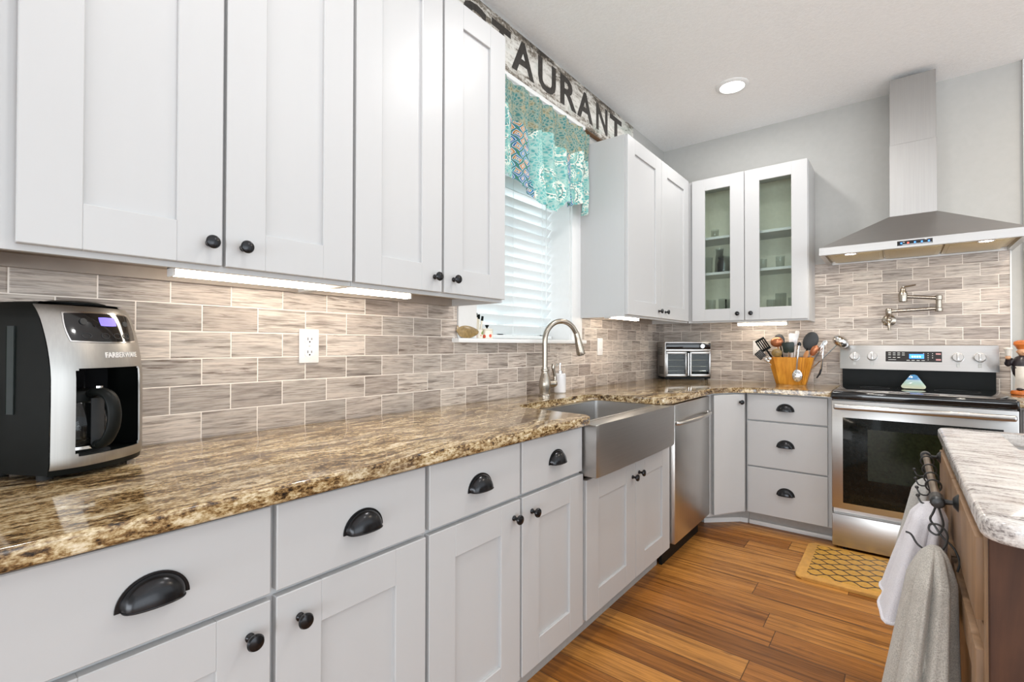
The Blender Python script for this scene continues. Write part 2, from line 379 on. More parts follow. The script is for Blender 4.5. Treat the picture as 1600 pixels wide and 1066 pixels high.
M['cream'] = plain('figurine_cream', (.76, .70, .62), .4, noise=.05)
M['navy'] = plain('figurine_dark_coat', (.025, .020, .024), .3, noise=.2)
M['green'] = plain('green_black_silicone', (.010, .022, .018), .4, noise=.1)
M['charcoal'] = plain('charcoal_silicone', (.028, .030, .032), .5, noise=.1)
M['copper'] = plain('copper_utensil', (.45, .17, .08), .3, .7, noise=.1)
def triglass():
    mt, nt, b = newmat('blue_green_glass'); g = G(nt); z = g.sep(g.coord())[2]
    g.l(g.ramp(g.math('DIVIDE', z, .10), [(.05, (.55, .56, .40)), (.35, (.35, .50, .44)), (.52, (.38, .50, .55)), (.6, (.05, .20, .42)), (1, (.06, .22, .40))]), b.inputs['Base Color'])
    b.inputs['Roughness'].default_value = .08; b.inputs['Coat Weight'].default_value = .5; return mt
M['tri'] = triglass()

# ------------------------------------------------------------------ geometry helpers
class MB:
    def __init__(s): s.bm = bmesh.new()
    def _xf(s, vs, mtx):
        if mtx is not None: bmesh.ops.transform(s.bm, matrix=mtx, verts=vs)
    def box(s, x0, x1, y0, y1, z0, z1, bev=0.0, seg=2, mtx=None):
        r = bmesh.ops.create_cube(s.bm, size=1.0); vs = r['verts']
        for v in vs:
            v.co = Vector(((x0+x1)/2+v.co.x*(x1-x0), (y0+y1)/2+v.co.y*(y1-y0), (z0+z1)/2+v.co.z*(z1-z0)))
        if bev > 0:
            es = list({e for v in vs for e in v.link_edges})
            rr = bmesh.ops.bevel(s.bm, geom=es, offset=bev, segments=seg, profile=.5, affect='EDGES')
            vs = list({v for f in rr['faces'] for v in f.verts} | {v for v in vs if v.is_valid})
            if mtx is not None:
                seen = set(vs); st = list(vs)
                while st:
                    v = st.pop()
                    for e in v.link_edges:
                        o = e.other_vert(v)
                        if o not in seen: seen.add(o); st.append(o)
                vs = list(seen)
        s._xf(vs, mtx); return s
    def rings(s, rings, closed=True, cap=True, loop=False):
        vr = [[s.bm.verts.new(p) for p in r] for r in rings]
        n = len(vr[0]); m_ = len(vr)
        for i in range(m_ if loop else m_-1):
            a, b = vr[i], vr[(i+1) % m_]
            for j in range(n if closed else n-1):
                k = (j+1) % n
                try: s.bm.faces.new((a[j], a[k], b[k], b[j]))
                except ValueError: pass
        if cap and closed and not loop:
            try: s.bm.faces.new(list(reversed(vr[0])))
            except ValueError: pass
            try: s.bm.faces.new(vr[-1])
            except ValueError: pass
        return vr
    def tube(s, pts, r, n=12, cap=True, loop=False):
        P = [Vector(p) for p in pts]; k = len(P)
        rad = r if isinstance(r, (list, tuple)) else [r]*k
        rings = []; prev = None
        for i in range(k):
            if loop: t = P[(i+1) % k]-P[i-1]
            else: t = P[min(i+1, k-1)]-P[max(i-1, 0)]
            t.normalize()
            if prev is None:
                a = Vector((0, 0, 1)) if abs(t.z) < .9 else Vector((1, 0, 0))
                u = t.cross(a).normalized()
            else:
                u = (prev-t*prev.dot(t))
                u = u.normalized() if u.length > 1e-6 else prev
            prev = u; v = t.cross(u)
            rings.append([P[i]+(u*cos(2*pi*j/n)+v*sin(2*pi*j/n))*rad[i] for j in range(n)])
        s.rings(rings, True, cap, loop); return s
    def cyl(s, p0, p1, r, r2=None, n=24):
        return s.tube([p0, p1], [r, r if r2 is None else r2], n)
    def lathe(s, prof, c=(0,0,0), axis=(0,0,1), n=24, cap=True):
        ax = Vector(axis).normalized(); q = Vector((0,0,1)).rotation_difference(ax); c = Vector(c)
        s.rings([[c+q @ Vector((max(r, 1e-5)*cos(2*pi*j/n), max(r, 1e-5)*sin(2*pi*j/n), h)) for j in range(n)] for r, h in prof], True, cap); return s
    def prism(s, poly, a0, a1, plane='xy', bev=0.0, seg=2):
        def P(p, h):
            if plane == 'xy': return (p[0], p[1], h)
            if plane == 'xz': return (p[0], h, p[1])
            return (h, p[0], p[1])
        b = [s.bm.verts.new(P(p, a0)) for p in poly]; t = [s.bm.verts.new(P(p, a1)) for p in poly]
        fs = [s.bm.faces.new(list(reversed(b))), s.bm.faces.new(t)]
        n = len(poly)
        for i in range(n): fs.append(s.bm.faces.new((b[i], b[(i+1) % n], t[(i+1) % n], t[i])))
        if bev > 0:
            es = [e for f in fs[:2] for e in f.edges]
            bmesh.ops.bevel(s.bm, geom=es, offset=bev, segments=seg, profile=.5, affect='EDGES')
        return s
    def sphere(s, c, r, sc=(1,1,1), u=20, v=12, mtx=None):
        rr = bmesh.ops.create_uvsphere(s.bm, u_segments=u, v_segments=v, radius=r)
        for x in rr['verts']: x.co = Vector((x.co.x*sc[0], x.co.y*sc[1], x.co.z*sc[2]))
        if mtx is not None: s._xf(rr['verts'], mtx)
        for x in rr['verts']: x.co += Vector(c)
        return s
    def grid(s, fn, nu, nv):
        vr = [[s.bm.verts.new(fn(i/nu, j/nv)) for i in range(nu+1)] for j in range(nv+1)]
        for j in range(nv):
            for i in range(nu): s.bm.faces.new((vr[j][i], vr[j][i+1], vr[j+1][i+1], vr[j+1][i]))
        return s
    def thicken(s, d):
        bmesh.ops.recalc_face_normals(s.bm, faces=s.bm.faces[:])
        bmesh.ops.solidify(s.bm, geom=s.bm.faces[:], thickness=d); return s
    def move(s, mtx): bmesh.ops.transform(s.bm, matrix=mtx, verts=s.bm.verts[:]); return s
    def build(s, name, mat, parent=None, loc=None, rot=None, recalc=True, angle=32):
        if recalc: bmesh.ops.recalc_face_normals(s.bm, faces=s.bm.faces[:])
        me = bpy.data.meshes.new(name); s.bm.to_mesh(me); s.bm.free()
        for p in me.polygons: p.use_smooth = True
        me.set_sharp_from_angle(angle=R(angle))
        me.materials.append(mat if not isinstance(mat, str) else M[mat])
        o = bpy.data.objects.new(name, me); COL.objects.link(o)
        if parent: o.parent = parent
        if loc is not None: o.location = loc
        if rot is not None: o.rotation_euler = rot
        return o
def tag(o, label=None, cat=None, group=None, kind=None):
    if label: o['label'] = label
    if cat: o['category'] = cat
    if group: o['group'] = group
    if kind: o['kind'] = kind
    return o
def thing(name, label, cat, loc=(0,0,0), rz=0.0, group=None):
    o = bpy.data.objects.new(name, None); COL.objects.link(o); o.empty_display_size = .05
    o.location = loc; o.rotation_euler = (0, 0, rz)
    return tag(o, label, cat, group)
def struct(name, mb, mat, parent=None):
    o = mb.build(name, mat, parent); o['kind'] = 'structure'; return o
def dup(root, loc, rz=None, label=None):
    r = root.copy(); COL.objects.link(r); r.location = loc
    if rz is not None: r.rotation_euler = (0, 0, rz)
    if label: r['label'] = label
    for ch in list(root.children):
        c = ch.copy(); COL.objects.link(c); c.parent = r
        for g_ in list(ch.children):
            d = g_.copy(); COL.objects.link(d); d.parent = c
    return r
def arc(c, r, a0, a1, n):
    return [(c[0]+r*cos(R(a0+(a1-a0)*i/n)), c[1]+r*sin(R(a0+(a1-a0)*i/n))) for i in range(n+1)]
def smooth_path(pts, n=8):
    P = [Vector(p) for p in pts]; out_ = []
    for i in range(len(P)-1):
        p0, p1, p2, p3 = P[max(i-1, 0)], P[i], P[i+1], P[min(i+2, len(P)-1)]
        for k in range(n):
            t = k/n
            out_.append(.5*((2*p1)+(p2-p0)*t+(2*p0-5*p1+4*p2-p3)*t*t+(3*p1-p0-3*p2+p3)*t**3))
    out_.append(P[-1]); return out_
def text_mesh(body, size=1.0, extrude=.001, weight=0.0):
    cu = bpy.data.curves.new('txt', 'FONT'); cu.body = body; cu.size = size; cu.extrude = extrude; cu.offset = weight
    cu.resolution_u = 3
    o = bpy.data.objects.new('txt', cu); COL.objects.link(o)
    dg = bpy.context.evaluated_depsgraph_get(); dg.update()
    me = bpy.data.meshes.new_from_object(o.evaluated_get(dg))
    COL.objects.unlink(o); bpy.data.objects.remove(o); return me

L = 4.054           # range wall
H = 2.859           # ceiling
CT = .912           # counter top height

# ================================================================== SETTING
struct('floor', MB().box(-.3, 6.0, -5.65, L+.15, -.1, 0), 'floor')
struct('ceiling', MB().box(-.3, 4.4, -2.4, L+.15, H, H+.1), 'ceil')
WY0, WY1, WZ0, WZ1, WD = 1.67, 2.535, 1.215, 2.44, .23       # window opening
wl = MB()
wl.box(-WD, 0, -2.4, WY0, 0, H).box(-WD, 0, WY1, L+.15, 0, H).box(-WD, 0, WY0, WY1, 0, WZ0-.02).box(-WD, 0, WY0, WY1, WZ1, H)
struct('wall_left', wl, 'wall')
struct('wall_far', MB().box(0, 4.4, L, L+.15, 0, H), 'wall')
struct('trim_1', MB().box(2.150, 2.25, L-.022, L, CT+.001, H-.001, .003), 'trim')
struct('wall_back_blocker', MB().box(-.3, 6.0, -5.8, -5.65, -.1, 6.5), 'wall')  # unseen wall added, and raised, to keep bright sky out of the steel's reflections
# tiled backsplashes
sp = MB()
sp.box(0.0005, .008, -.6, 1.552, .90, 1.47).box(.0005, .008, 1.552, 2.655, .90, 1.196).box(.0005, .008, 2.655, L, .90, 1.40)
tag(sp.build('tile_backsplash', 'tileL'), 'grey-brown stone tile backsplash running along the sink wall', 'backsplash', kind='structure')
sp = MB()
sp.box(.008, 1.105, L-.008, L-.0005, .90, 1.40).box(1.105, 2.093, L-.008, L-.0005, .90, 1.765)
t_ = sp.build('tile_backsplash', 'tileF'); tag(t_, 'grey-brown stone tile backsplash behind the range and pot filler', 'backsplash', kind='structure')
MB().box(2.093, 2.100, L-.011, L-.0005, .90, 1.765, .001).build('edge_strip', 'trim', t_)

# window: casing, sill, sash, pane
wn = MB()
wn.box(0, .018, WY0-.115, WY0+.004, WZ0-.0, WZ1, .002).box(0, .018, WY1-.004, WY1+.115, WZ0, WZ1, .002)
wn.box(0, .018, WY0-.115, WY1+.115, WZ1, WZ1+.105, .002)
win = struct('window_1', wn, 'trim')
sh = MB().box(0, .040, WY0-.115, 2.628, 2.462, 2.548, .004).box(0, .055, WY0-.115, 2.628, 2.53, 2.556, .004)
sh.build('window_frame', 'trim', win)
MB().box(-WD, .052, WY0-.15, WY1+.115, WZ0-.022, WZ0-.001, .004).build('window_sill', 'trim', win)
jb = MB().box(-.20, .001, WY0, WY0+.008, WZ0, WZ1).box(-.20, .001, WY1-.008, WY1, WZ0, WZ1).box(-.20, .001, WY0+.008, WY1-.008, WZ1-.008, WZ1)
jb.build('jamb_lining', 'trim', win)
sa = MB()
for (a, b_) in ((WY0, WY0+.05), (WY1-.05, WY1), ((WY0+WY1)/2-.03, (WY0+WY1)/2+.03)):
    sa.box(-.228, -.198, a, b_, WZ0, WZ1, .003)
sa.box(-.228, -.198, WY0, WY1, WZ0, WZ0+.05, .003).box(-.228, -.198, WY0, WY1, WZ1-.05, WZ1, .003).box(-.226, -.200, WY0, WY1, 1.80, 1.85, .003)
sa.build('sash', 'trim', win)
MB().box(-.216, -.212, WY0+.02, WY1-.02, WZ0+.02, WZ1-.02).build('glass_pane', 'winglass', win)

# blind
bl = thing('window_blind', 'white slatted blind hanging inside the window recess over the sink', 'blind', (-.150, 0, WZ0))
MB().box(-.03, .03, WY0+.012, WY1-.012, WZ1-WZ0-.06, WZ1-WZ0-.010, .003).build('head_rail', 'blind', bl)
sl = MB(); z = .055; k = 0
while z < WZ1-WZ0-.07:
    tilt = R(-48) if k not in (14,) else R(-12)
    mt_ = Matrix.Translation((0, 0, z)) @ Matrix.Rotation(tilt, 4, 'Y')
    sl.box(-.031, .031, WY0+.014, WY1-.016, -.0016, .0016, 0, mtx=mt_)
    z += .0560; k += 1
sl.build('slats', 'blind', bl)
MB().box(-.026, .026, WY0+.014, WY1-.016, .004, .024, .003).build('bottom_rail', 'blind', bl)
for yy in (WY0+.13, (WY0+WY1)/2+.02, WY1-.13):
    MB().cyl((.030, yy, .02), (.030, yy, WZ1-WZ0-.05), .0012, n=6).cyl((-.024, yy, .02), (-.024, yy, WZ1-WZ0-.05), .0012, n=6).build('ladder_cord', 'blind', bl)
MB().tube([(.036, WY1-.10, WZ1-WZ0-.06), (.04, WY1-.10, .22)], .003, 8).build('tilt_wand', 'blind', bl)

# ================================================================== SIGN
sg = thing('wooden_sign', 'long weathered white wooden sign with black capitals above the window', 'sign', (0, 0, 0))
MB().box(.002, .034, .95, 3.37, 2.560, 2.822, .002).build('board', 'sign', sg)
MB().box(.003, .0335, .955, 3.365, 2.5575, 2.5605).build('underside', 'signunder', sg)
bm = bmesh.new()
for ch, y0, y1 in (('R', 1.145, 1.325), ('E', 1.365, 1.505), ('S', 1.56, 1.725), ('T', 1.757, 1.905), ('A', 1.912, 2.11), ('U', 2.145, 2.322), ('R', 2.368, 2.552),
                   ('A', 2.560, 2.755), ('N', 2.800, 2.958), ('T', 2.992, 3.172)):
    me = text_mesh(ch, 1.0, .5, .028)
    b2 = bmesh.new(); b2.from_mesh(me); bpy.data.meshes.remove(me)
    xs = [v.co.x for v in b2.verts]; ys = [v.co.y for v in b2.verts]
    x0, x1, q0, q1 = min(xs), max(xs), min(ys), max(ys)
    for v in b2.verts:
        v.co = Vector((.0345+(v.co.z)*.0012, y0+(v.co.x-x0)/(x1-x0)*(y1-y0), 2.611+(v.co.y-q0)/(q1-q0)*.176))
    tmp = bpy.data.meshes.new('t'); b2.to_mesh(tmp); b2.free(); bm.from_mesh(tmp); bpy.data.meshes.remove(tmp)
lt = MB(); lt.bm.free(); lt.bm = bm; lt.build('lettering', 'letter', sg)

# ================================================================== CURTAIN
rod = thing('curtain_rod', 'thin dark curtain rod with a ball end under the sign', 'curtain rod', (.064, 0, 2.455))
MB().cyl((0, WY0-.10, 0), (0, 2.598, 0), .006, n=12).build('rod', 'bronze', rod)
for yy, s_ in ((WY0-.11, -1), (2.606, 1)):
    MB().lathe([(.006, 0), (.012, .003), (.014, .010), (.011, .017), (.004, .021)], (0, yy-s_*.01, 0), (0, s_, 0), 16).build('finial', 'bronze', rod)
for yy in (WY0-.08, 2.575):
    MB().box(-.045, .004, yy-.004, yy+.004, -.004, .008).build('bracket', 'bronze', rod)
hem = [(1.55, 2.00), (1.70, 1.98), (1.80, 2.00), (1.85, 2.005), (1.90, 1.975), (1.94, 1.985), (1.98, 1.955), (2.05, 1.915), (2.14, 1.905), (2.22, 1.94), (2.30, 1.985), (2.36, 1.985), (2.42, 2.005), (2.47, 2.03), (2.50, 1.985), (2.53, 1.965), (2.57, 1.985), (2.60, 1.99)]
def hemz(y):
    for (a, za), (b_, zb) in zip(hem, hem[1:]):
        if a <= y <= b_: t = (y-a)/(b_-a); t = t*t*(3-2*t); return za+(zb-za)*t
    return hem[-1][1]
def cfn(u, v):
    y = 1.545+u*(2.588-1.545); zb = hemz(y); z = 2.478+(zb-2.478)*v
    amp = .013+.010*min(1, v*2.2)
    x = .106+amp*(sin(y*44+1.1*sin(y*9))+.40*sin(y*97+2*v))*.85+.012*v*sin(y*11+1)
    lobe = math.exp(-((y-2.10)/.11)**2)*max(0, v-.45)*.09
    if v > .93: x += .004*sin(y*90)
    return Vector((x+lobe, y+.006*sin(v*9+y*20), z+(.006*sin(y*58) if v > .97 else 0)))
MB().grid(cfn, 260, 26).thicken(.0016).build('valance_curtain', 'curtain')
tag(bpy.data.objects['valance_curtain'], 'teal patchwork valance with paisley and zigzag prints over the blind', 'curtain')

# ================================================================== CABINET PARTS (local frame: width = x, front faces -y, carcass face at y = 0)
DT = .020
def shaker(x0, x1, z0, z1, st=.095, rl=.088, panel=True):
    b = MB(); bv = .0016
    b.box(x0, x0+st, -DT, 0, z0, z1, bv, 1).box(x1-st, x1, -DT, 0, z0, z1, bv, 1)
    b.box(x0+st-.001, x1-st+.001, -DT, 0, z0, z0+rl, bv, 1).box(x0+st-.001, x1-st+.001, -DT, 0, z1-rl, z1, bv, 1)
    if panel: b.box(x0+st-.002, x1-st+.002, -DT+.0095, -.003, z0+rl-.002, z1-rl+.002)
    return b
def knob(x, z, parent):
    MB().lathe([(.0085, 0), (.0085, .003), (.0055, .006), (.0050, .014), (.0095, .018), (.0145, .022), (.0155, .026), (.0135, .030), (.007, .0325), (0, .033)],
               (x, -DT, z), (0, -1, 0), 24).build('knob', 'bronze', parent)
def cup(x, z, parent, a=.047, h=.044, c=.027):
    b = MB()
    def f(u, v):
        th = pi*u; ph = pi/2*v
        r_ = cos(ph)
        return Vector((x+a*cos(th)*(1-.0*v)*r_**.85 if r_ > 0 else x, -DT-c*sin(ph)**.9-.0005, z-.018+h*sin(th)*r_**.85))
    # shell: outline half-ellipse on the drawer sweeping out to the lower lip
    def f2(u, v):
        th = pi*u; w_ = sin(pi/2*v)
        zz = sin(th)*cos(pi/2*v)
        return Vector((x+a*cos(th)*(1-.10*w_), -DT-.0015-c*w_*sin(th)**.55, z-.018+h*sin(th)*cos(pi/2*v)))
    b.grid(f2, 28, 14); b.thicken(.0018)
    pl = [(x+(a+.004)*cos(pi*i/24), z-.019+(h+.004)*sin(pi*i/24)) for i in range(25)]
    b.prism(pl, -DT-.003, -DT, 'xz')
    b.tube([(x+a*.90*cos(pi*i/20), -DT-.0015-c*sin(pi*i/20)**.55, z-.018) for i in range(21)], .0016, 6)
    b.build('cup_pull', 'bronze', parent)
def drawer(x0, x1, z0, z1, parent, px=None, pz=None):
    d = MB().box(x0, x1, -DT, 0, z0, z1, .002, 1).build('drawer', 'paint', parent)
    cup((x0+x1)/2 if px is None else px, (z0+z1)/2 if pz is None else pz, d); return d
def door(x0, x1, z0, z1, parent, kx=None, kz=None, **kw):
    d = shaker(x0, x1, z0, z1, **kw).build('door', 'paint', parent)
    if kx is not None: knob(kx, kz, d)
    return d
FB = .610           # carcass face of the sink-wall base cabinets (door face .63)
# --- base cabinets, sink wall (rot 90: local x = world y)
def base_carcass(w_, name_parent, depth=FB-.012, toe=.055):
    MB().box(0, w_, 0, .018, .095, .878).box(0, .018, .018, depth, .095, .876).box(w_-.018, w_, .018, depth, .095, .876)\
        .box(.018, w_-.018, depth-.012, depth, .095, .876).box(.018, w_-.018, .018, depth-.012, .095, .113).build('carcass', 'paint', name_parent)
    MB().box(0, w_, toe, toe+.016, .0, .095).build('toe_kick', 'toe', name_parent)
def base_cab(y0, y1, label):
    t = thing('base_cabinet', label, 'cabinet', (FB, y0, 0), R(90)); base_carcass(y1-y0, t); return t
c = base_cab(-.34, .044, 'white base cabinet left of the coffee machine at the near end of the run')
drawer(.006, .380, .700, .868, c); door(.006, .380, .111, .688, c, .035, .635)
c = base_cab(.045, .8325, 'white base cabinet with two wide drawers below the coffee machine')
o_ = .045
drawer(.062-o_, .4365-o_, .700, .868, c, .248-o_, .782); drawer(.4475-o_, .826-o_, .700, .868, c, .642-o_, .782)
door(.062-o_, .4365-o_, .111, .688, c, .398-o_, .634); door(.4475-o_, .828-o_, .111, .688, c, .4945-o_, .631)
c = base_cab(.8335, 1.6195, 'white base cabinet with two drawers left of the apron sink')
o_ = .8335
drawer(.840-o_, 1.2225-o_, .700, .868, c, 1.032-o_, .782); drawer(1.233-o_, 1.610-o_, .700, .868, c, 1.434-o_, .784)
door(.840-o_, 1.2235-o_, .111, .688, c, 1.190-o_, .636); door(1.234-o_, 1.617-o_, .111, .688, c, 1.285-o_, .633)
c = base_cab(1.6205, 2.5255, 'white two-door base cabinet under the steel apron sink')
for ch in list(c.children):
    if ch.name.startswith('carcass'):
        bpy.data.objects.remove(ch)
MB().box(0, .905, 0, .018, .095, .650).box(0, .018, .018, .590, .095, .640).box(.887, .905, .018, .590, .095, .876).box(.018, .887, .578, .590, .095, .640).box(.868, .905, 0, .018, .650, .876)\
    .box(0, .022, 0, .018, .640, .668).build('carcass', 'paint', c)
o_ = 1.6205
door(1.643-o_, 2.092-o_, .111, .655, c, 2.058-o_, .582, st=.098, rl=.092); door(2.096-o_, 2.515-o_, .111, .655, c, 2.128-o_, .590, st=.10, rl=.092)

# --- diagonal corner cabinet
P0, P1 = Vector((.640, 3.178)), Vector((.797, 3.424))
dv = P1-P0; ang = math.atan2(dv.y, dv.x); wl_ = dv.length
c = thing('base_cabinet', 'white diagonal corner base cabinet with one narrow door beside the dishwasher', 'cabinet', (P0.x, P0.y, 0), ang)
qi = Matrix.Rotation(-ang, 4, 'Z')
def loc2(p): v_ = qi @ Vector((p[0]-P0.x, p[1]-P0.y, 0)); return (v_.x, v_.y)
poly = [loc2(p) for p in ((.645, 3.190), (.790, 3.418), (.797, L-.012), (.012, L-.012), (.012, 3.14), (.61, 3.14))]
MB().prism(poly, .095, .876).build('carcass', 'paint', c)
tk = [loc2(p) for p in ((.565, 3.325), (.742, 3.500), (.797, 3.507), (.79, 3.60), (.55, 3.60), (.50, 3.325))]
MB().prism(tk, 0, .0945).build('toe_kick', 'toe', c)
MB().prism([loc2(p) for p in ((.562, 3.318), (.744, 3.492), (.79, 3.499), (.79, 3.504), (.742, 3.499), (.560, 3.324))], 0, .03).build('shoe_moulding', 'trim', c)
d = MB().box(.012, wl_-.035, -DT-.004, -.002, .111, .868, .002, 1).box(.012, .06, -DT-.0055, -.004, .111, .868, .001, 1).build('door', 'paint', c)
knob(wl_-.075, .818, d)

# --- three drawer cabinet, range wall
FR = 3.441
c = thing('base_cabinet', 'white three-drawer base cabinet left of the range', 'cabinet', (.798, FR, 0))
base_carcass(.470, c, L-FR-.012, .066)
MB().box(0, .470, .054, .065, 0, .028, .004).build('shoe_moulding', 'trim', c)
drawer(.008, .449, .703, .868, c, .227, .790); drawer(.008, .449, .406, .694, c, .227, .562); drawer(.008, .449, .100, .397, c, .227, .262)
c = thing('base_cabinet', 'white base cabinet right of the range behind the island', 'cabinet', (2.048, FR, 0))
base_carcass(.470, c, L-FR-.012, .066)
drawer(.008, .462, .703, .868, c); door(.008, .462, .111, .694, c, .430, .64)

# --- upper cabinets
UB, UT, UF = 1.366, 2.4376, .315
def upper(y0, y1, label, name='wall_cabinet'):
    t = thing(name, label, 'cabinet', (UF, y0, UB), R(90)); w_ = y1-y0; h_ = UT-UB
    b = MB()
    b.box(0, w_, 0, .018, -.012, h_)                                     # face frame
    b.box(0, .016, .018, UF-.010, -.012, h_).box(w_-.016, w_, .018, UF-.010, -.012, h_)
    b.box(.016, w_-.016, .018, UF-.010, h_-.016, h_).box(.016, w_-.016, UF-.022, UF-.010, -.0, h_)
    b.build('carcass', 'paint', t)
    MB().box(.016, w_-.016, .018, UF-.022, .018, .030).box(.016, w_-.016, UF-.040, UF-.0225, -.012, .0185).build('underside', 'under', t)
    return t
def udoor(t, x0, x1, kx, kz=.050, st=.092):
    return door(x0, x1, .0, UT-UB, t, kx, kz, st=st, rl=.091)
t = upper(-.66, .0745, 'white wall cabinet at the near left edge above the coffee machine')
udoor(t, .02, .36, .33); udoor(t, .364, .725, .40)
t = upper(.0755, .8065, 'white two-door wall cabinet above the coffee machine and wall outlet')
o_ = .0755
udoor(t, .114-o_, .4545-o_, .4265-o_); udoor(t, .4625-o_, .8015-o_, .5005-o_)
t = upper(.8075, 1.5045, 'white two-door wall cabinet just left of the window')
o_ = .8075
udoor(t, .812-o_, 1.155-o_, 1.1205-o_); udoor(t, 1.166-o_, 1.500-o_, 1.2105-o_)
t = upper(2.630, 3.7235, 'white two-door wall cabinet just right of the window')
o_ = 2.630
udoor(t, 2.638-o_, 3.158-o_, 3.105-o_, .045, .10); udoor(t, 3.163-o_, 3.695-o_, 3.220-o_, .045, .10)
# glass door cabinet on the range wall
GX0, GX1, GY = .3165, 1.114, 3.744
t = thing('glass_cabinet', 'white wall cabinet with two clear glass doors and glassware inside', 'cabinet', (GX0, GY, UB)); w_ = GX1-GX0; h_ = UT-UB; dp = L-GY-.002
b = MB()
b.box(0, .05, 0, .018, -.012, h_).box(w_-.03, w_, 0, .018, -.012, h_).box(.05, w_-.03, 0, .018, -.012, .02).box(.05, w_-.03, 0, .018, h_-.03, h_).box(.385, .425, 0, .018, .02, h_-.03)
b.box(0, .016, .018, dp, -.012, h_).box(w_-.016, w_, .018, dp, -.012, h_).box(.016, w_-.016, .018, dp, h_-.016, h_)
b.build('carcass', 'paint', t)
MB().box(.016, w_-.016, dp-.008, dp-.001, 0, h_-.016).box(.016, w_-.016, .018, dp-.008, 0, .018).box(.016, .018, .018, dp-.008, .018, h_-.016).box(w_-.018, w_-.016, .018, dp-.008, .018, h_-.016).build('lining', 'inside', t)
for zz in (.352, .622):
    MB().box(.019, w_-.019, .040, dp-.010, zz, zz+.019, .001, 1).build('shelf', 'paint', t)
for x0, x1, kx in ((.350-GX0, .718-GX0, .677-GX0), (.723-GX0, 1.110-GX0, .765-GX0)):
    d = shaker(x0, x1, 0, h_, .095, .088, False).build('door', 'paint', t)
    MB().box(x0+.09, x1-.09, -.011, -.007, .083, h_-.083).build('glass_pane', 'glass', d)
    knob(kx, .048, d)
def tumbler(x, y, zz, r, h, label, name='drinking_glass', taper=.9, neck=None):
    b = MB(); t_w = .002
    pr = [(r*taper*.9, 0), (r*taper, .004), (r, h)]
    if neck: pr = [(r*.95, 0), (r, .008), (r, h*.55), (r*neck, h*.75), (r*neck, h*.88), (r*neck*1.15, h)]
    inn = [(q-t_w, max(hh, .007)) for q, hh in reversed(pr)]
    b.lathe(pr+inn, (0, 0, 0), (0, 0, 1), 24, True)
    o = b.build(name, 'jarglass', None, (x, y, zz)); tag(o, label, 'glass', 'glassware in the glass cabinet'); return o
B0 = UB+.0185; S1 = UB+.352+.0195; S2 = UB+.622+.0195
tumbler(.458, 3.83, B0, .036, .150, 'short clear tumbler at the left end of the bottom cabinet shelf')
tumbler(.525, 3.90, B0, .030, .160, 'slim clear glass between two tumblers on the bottom cabinet shelf')
tumbler(.600, 3.83, B0, .040, .148, 'wide clear tumbler behind the left door on the bottom shelf, by the middle stile')
tumbler(.870, 3.84, B0, .030, .128, 'small clear glass left of the tall bottle-shaped one, right door, bottom shelf')
tumbler(.925, 3.88, B0, .036, .175, 'tall clear glass in the middle of the bottom shelf, right door', 'glass_jar')
tumbler(1.005, 3.83, B0, .026, .135, 'little clear glass at the right end of the bottom cabinet shelf')
tumbler(.445, 3.82, S1, .030, .120, 'clear glass at the left end of the middle shelf')
tumbler(.490, 3.95, S1, .034, .205, 'tall clear jar with a rim on the middle shelf, left door', 'glass_jar', .9, .8)
tumbler(.548, 3.85, S1, .048, .120, 'round clear jar in the middle of the left door, middle shelf', 'glass_jar', .9, .85)
tumbler(.620, 3.95, S1, .036, .185, 'tall clear jar by the middle stile on the middle shelf', 'glass_jar')
tumbler(.815, 3.86, S1, .026, .075, 'small clear glass at the left of the right door, middle shelf')
tumbler(.925, 3.86, S1, .030, .085, 'small clear glass in the centre of the right door, middle shelf')
tumbler(.460, 3.93, S2, .030, .085, 'small clear glass alone on the top cabinet shelf')

# --- under-cabinet lights
def ucl(label, loc, rz, ln, power):
    t = thing('cabinet_light', label, 'light', loc, rz, 'under-cabinet light bars')
    MB().box(0, ln, -.022, .022, -.006, .012, .003).build('housing', 'trim', t)
    pts = [(.021*cos(a_), -.006-.016*sin(a_)) for a_ in [pi*i/8 for i in range(9)]]
    MB().prism(pts, .006, ln-.006, 'yz').build('diffuser', 'led', t)
    MB().box(0, .006, -.022, .022, -.023, .002, .002).build('end_cap', 'trim', t)
    MB().box(ln-.006, ln, -.022, .022, -.023, .002, .002).build('end_cap', 'trim', t)
    return t
ucl('long lit light bar under the cabinet above the wall outlet', (.185, .392, 1.3712), R(90), .735, 0)
ucl('short lit light bar under the cabinet right of the window', (.190, 2.66, 1.3712), R(90), .42, 0)
MB_ = ucl('short lit light bar under the glass-door cabinet', (.640, 3.87, 1.3540-.0005), 0, .33, 0)

# ================================================================== WORKTOPS
def rounded(corner, a, b_, r, n=5):
    """fillet points at corner between directions to a and b_"""
    c0 = Vector(corner); u = (Vector(a)-c0).normalized(); v = (Vector(b_)-c0).normalized()
    half = u.angle(v)/2; d = r/math.tan(half); p0 = c0+u*d; p1 = c0+v*d; ctr = c0+(u+v).normalized()*(r/sin(half))
    a0 = p0-ctr; a1 = p1-ctr; out_ = []
    an = a0.angle(a1); sgn = 1 if a0.x*a1.y-a0.y*a1.x > 0 else -1
    for i in range(n+1):
        th = sgn*an*i/n; out_.append((ctr.x+a0.x*cos(th)-a0.y*sin(th), ctr.y+a0.x*sin(th)+a0.y*cos(th)))
    return out_
def poly_round(pts, rad):
    out_ = []; n = len(pts)
    for i, p in enumerate(pts):
        r = rad[i]
        out_ += [p] if r <= 0 else rounded(p, pts[i-1], pts[(i+1) % n], r)
    return out_
CF = .660
pts = [(.0085, -.6), (CF, -.6), (CF, 1.637), (.245, 1.665), (.235, 2.365), (CF, 2.405), (CF, 3.165), (.800, 3.390), (1.266, 3.390), (1.266, L-.0085), (.0085, L-.0085)]
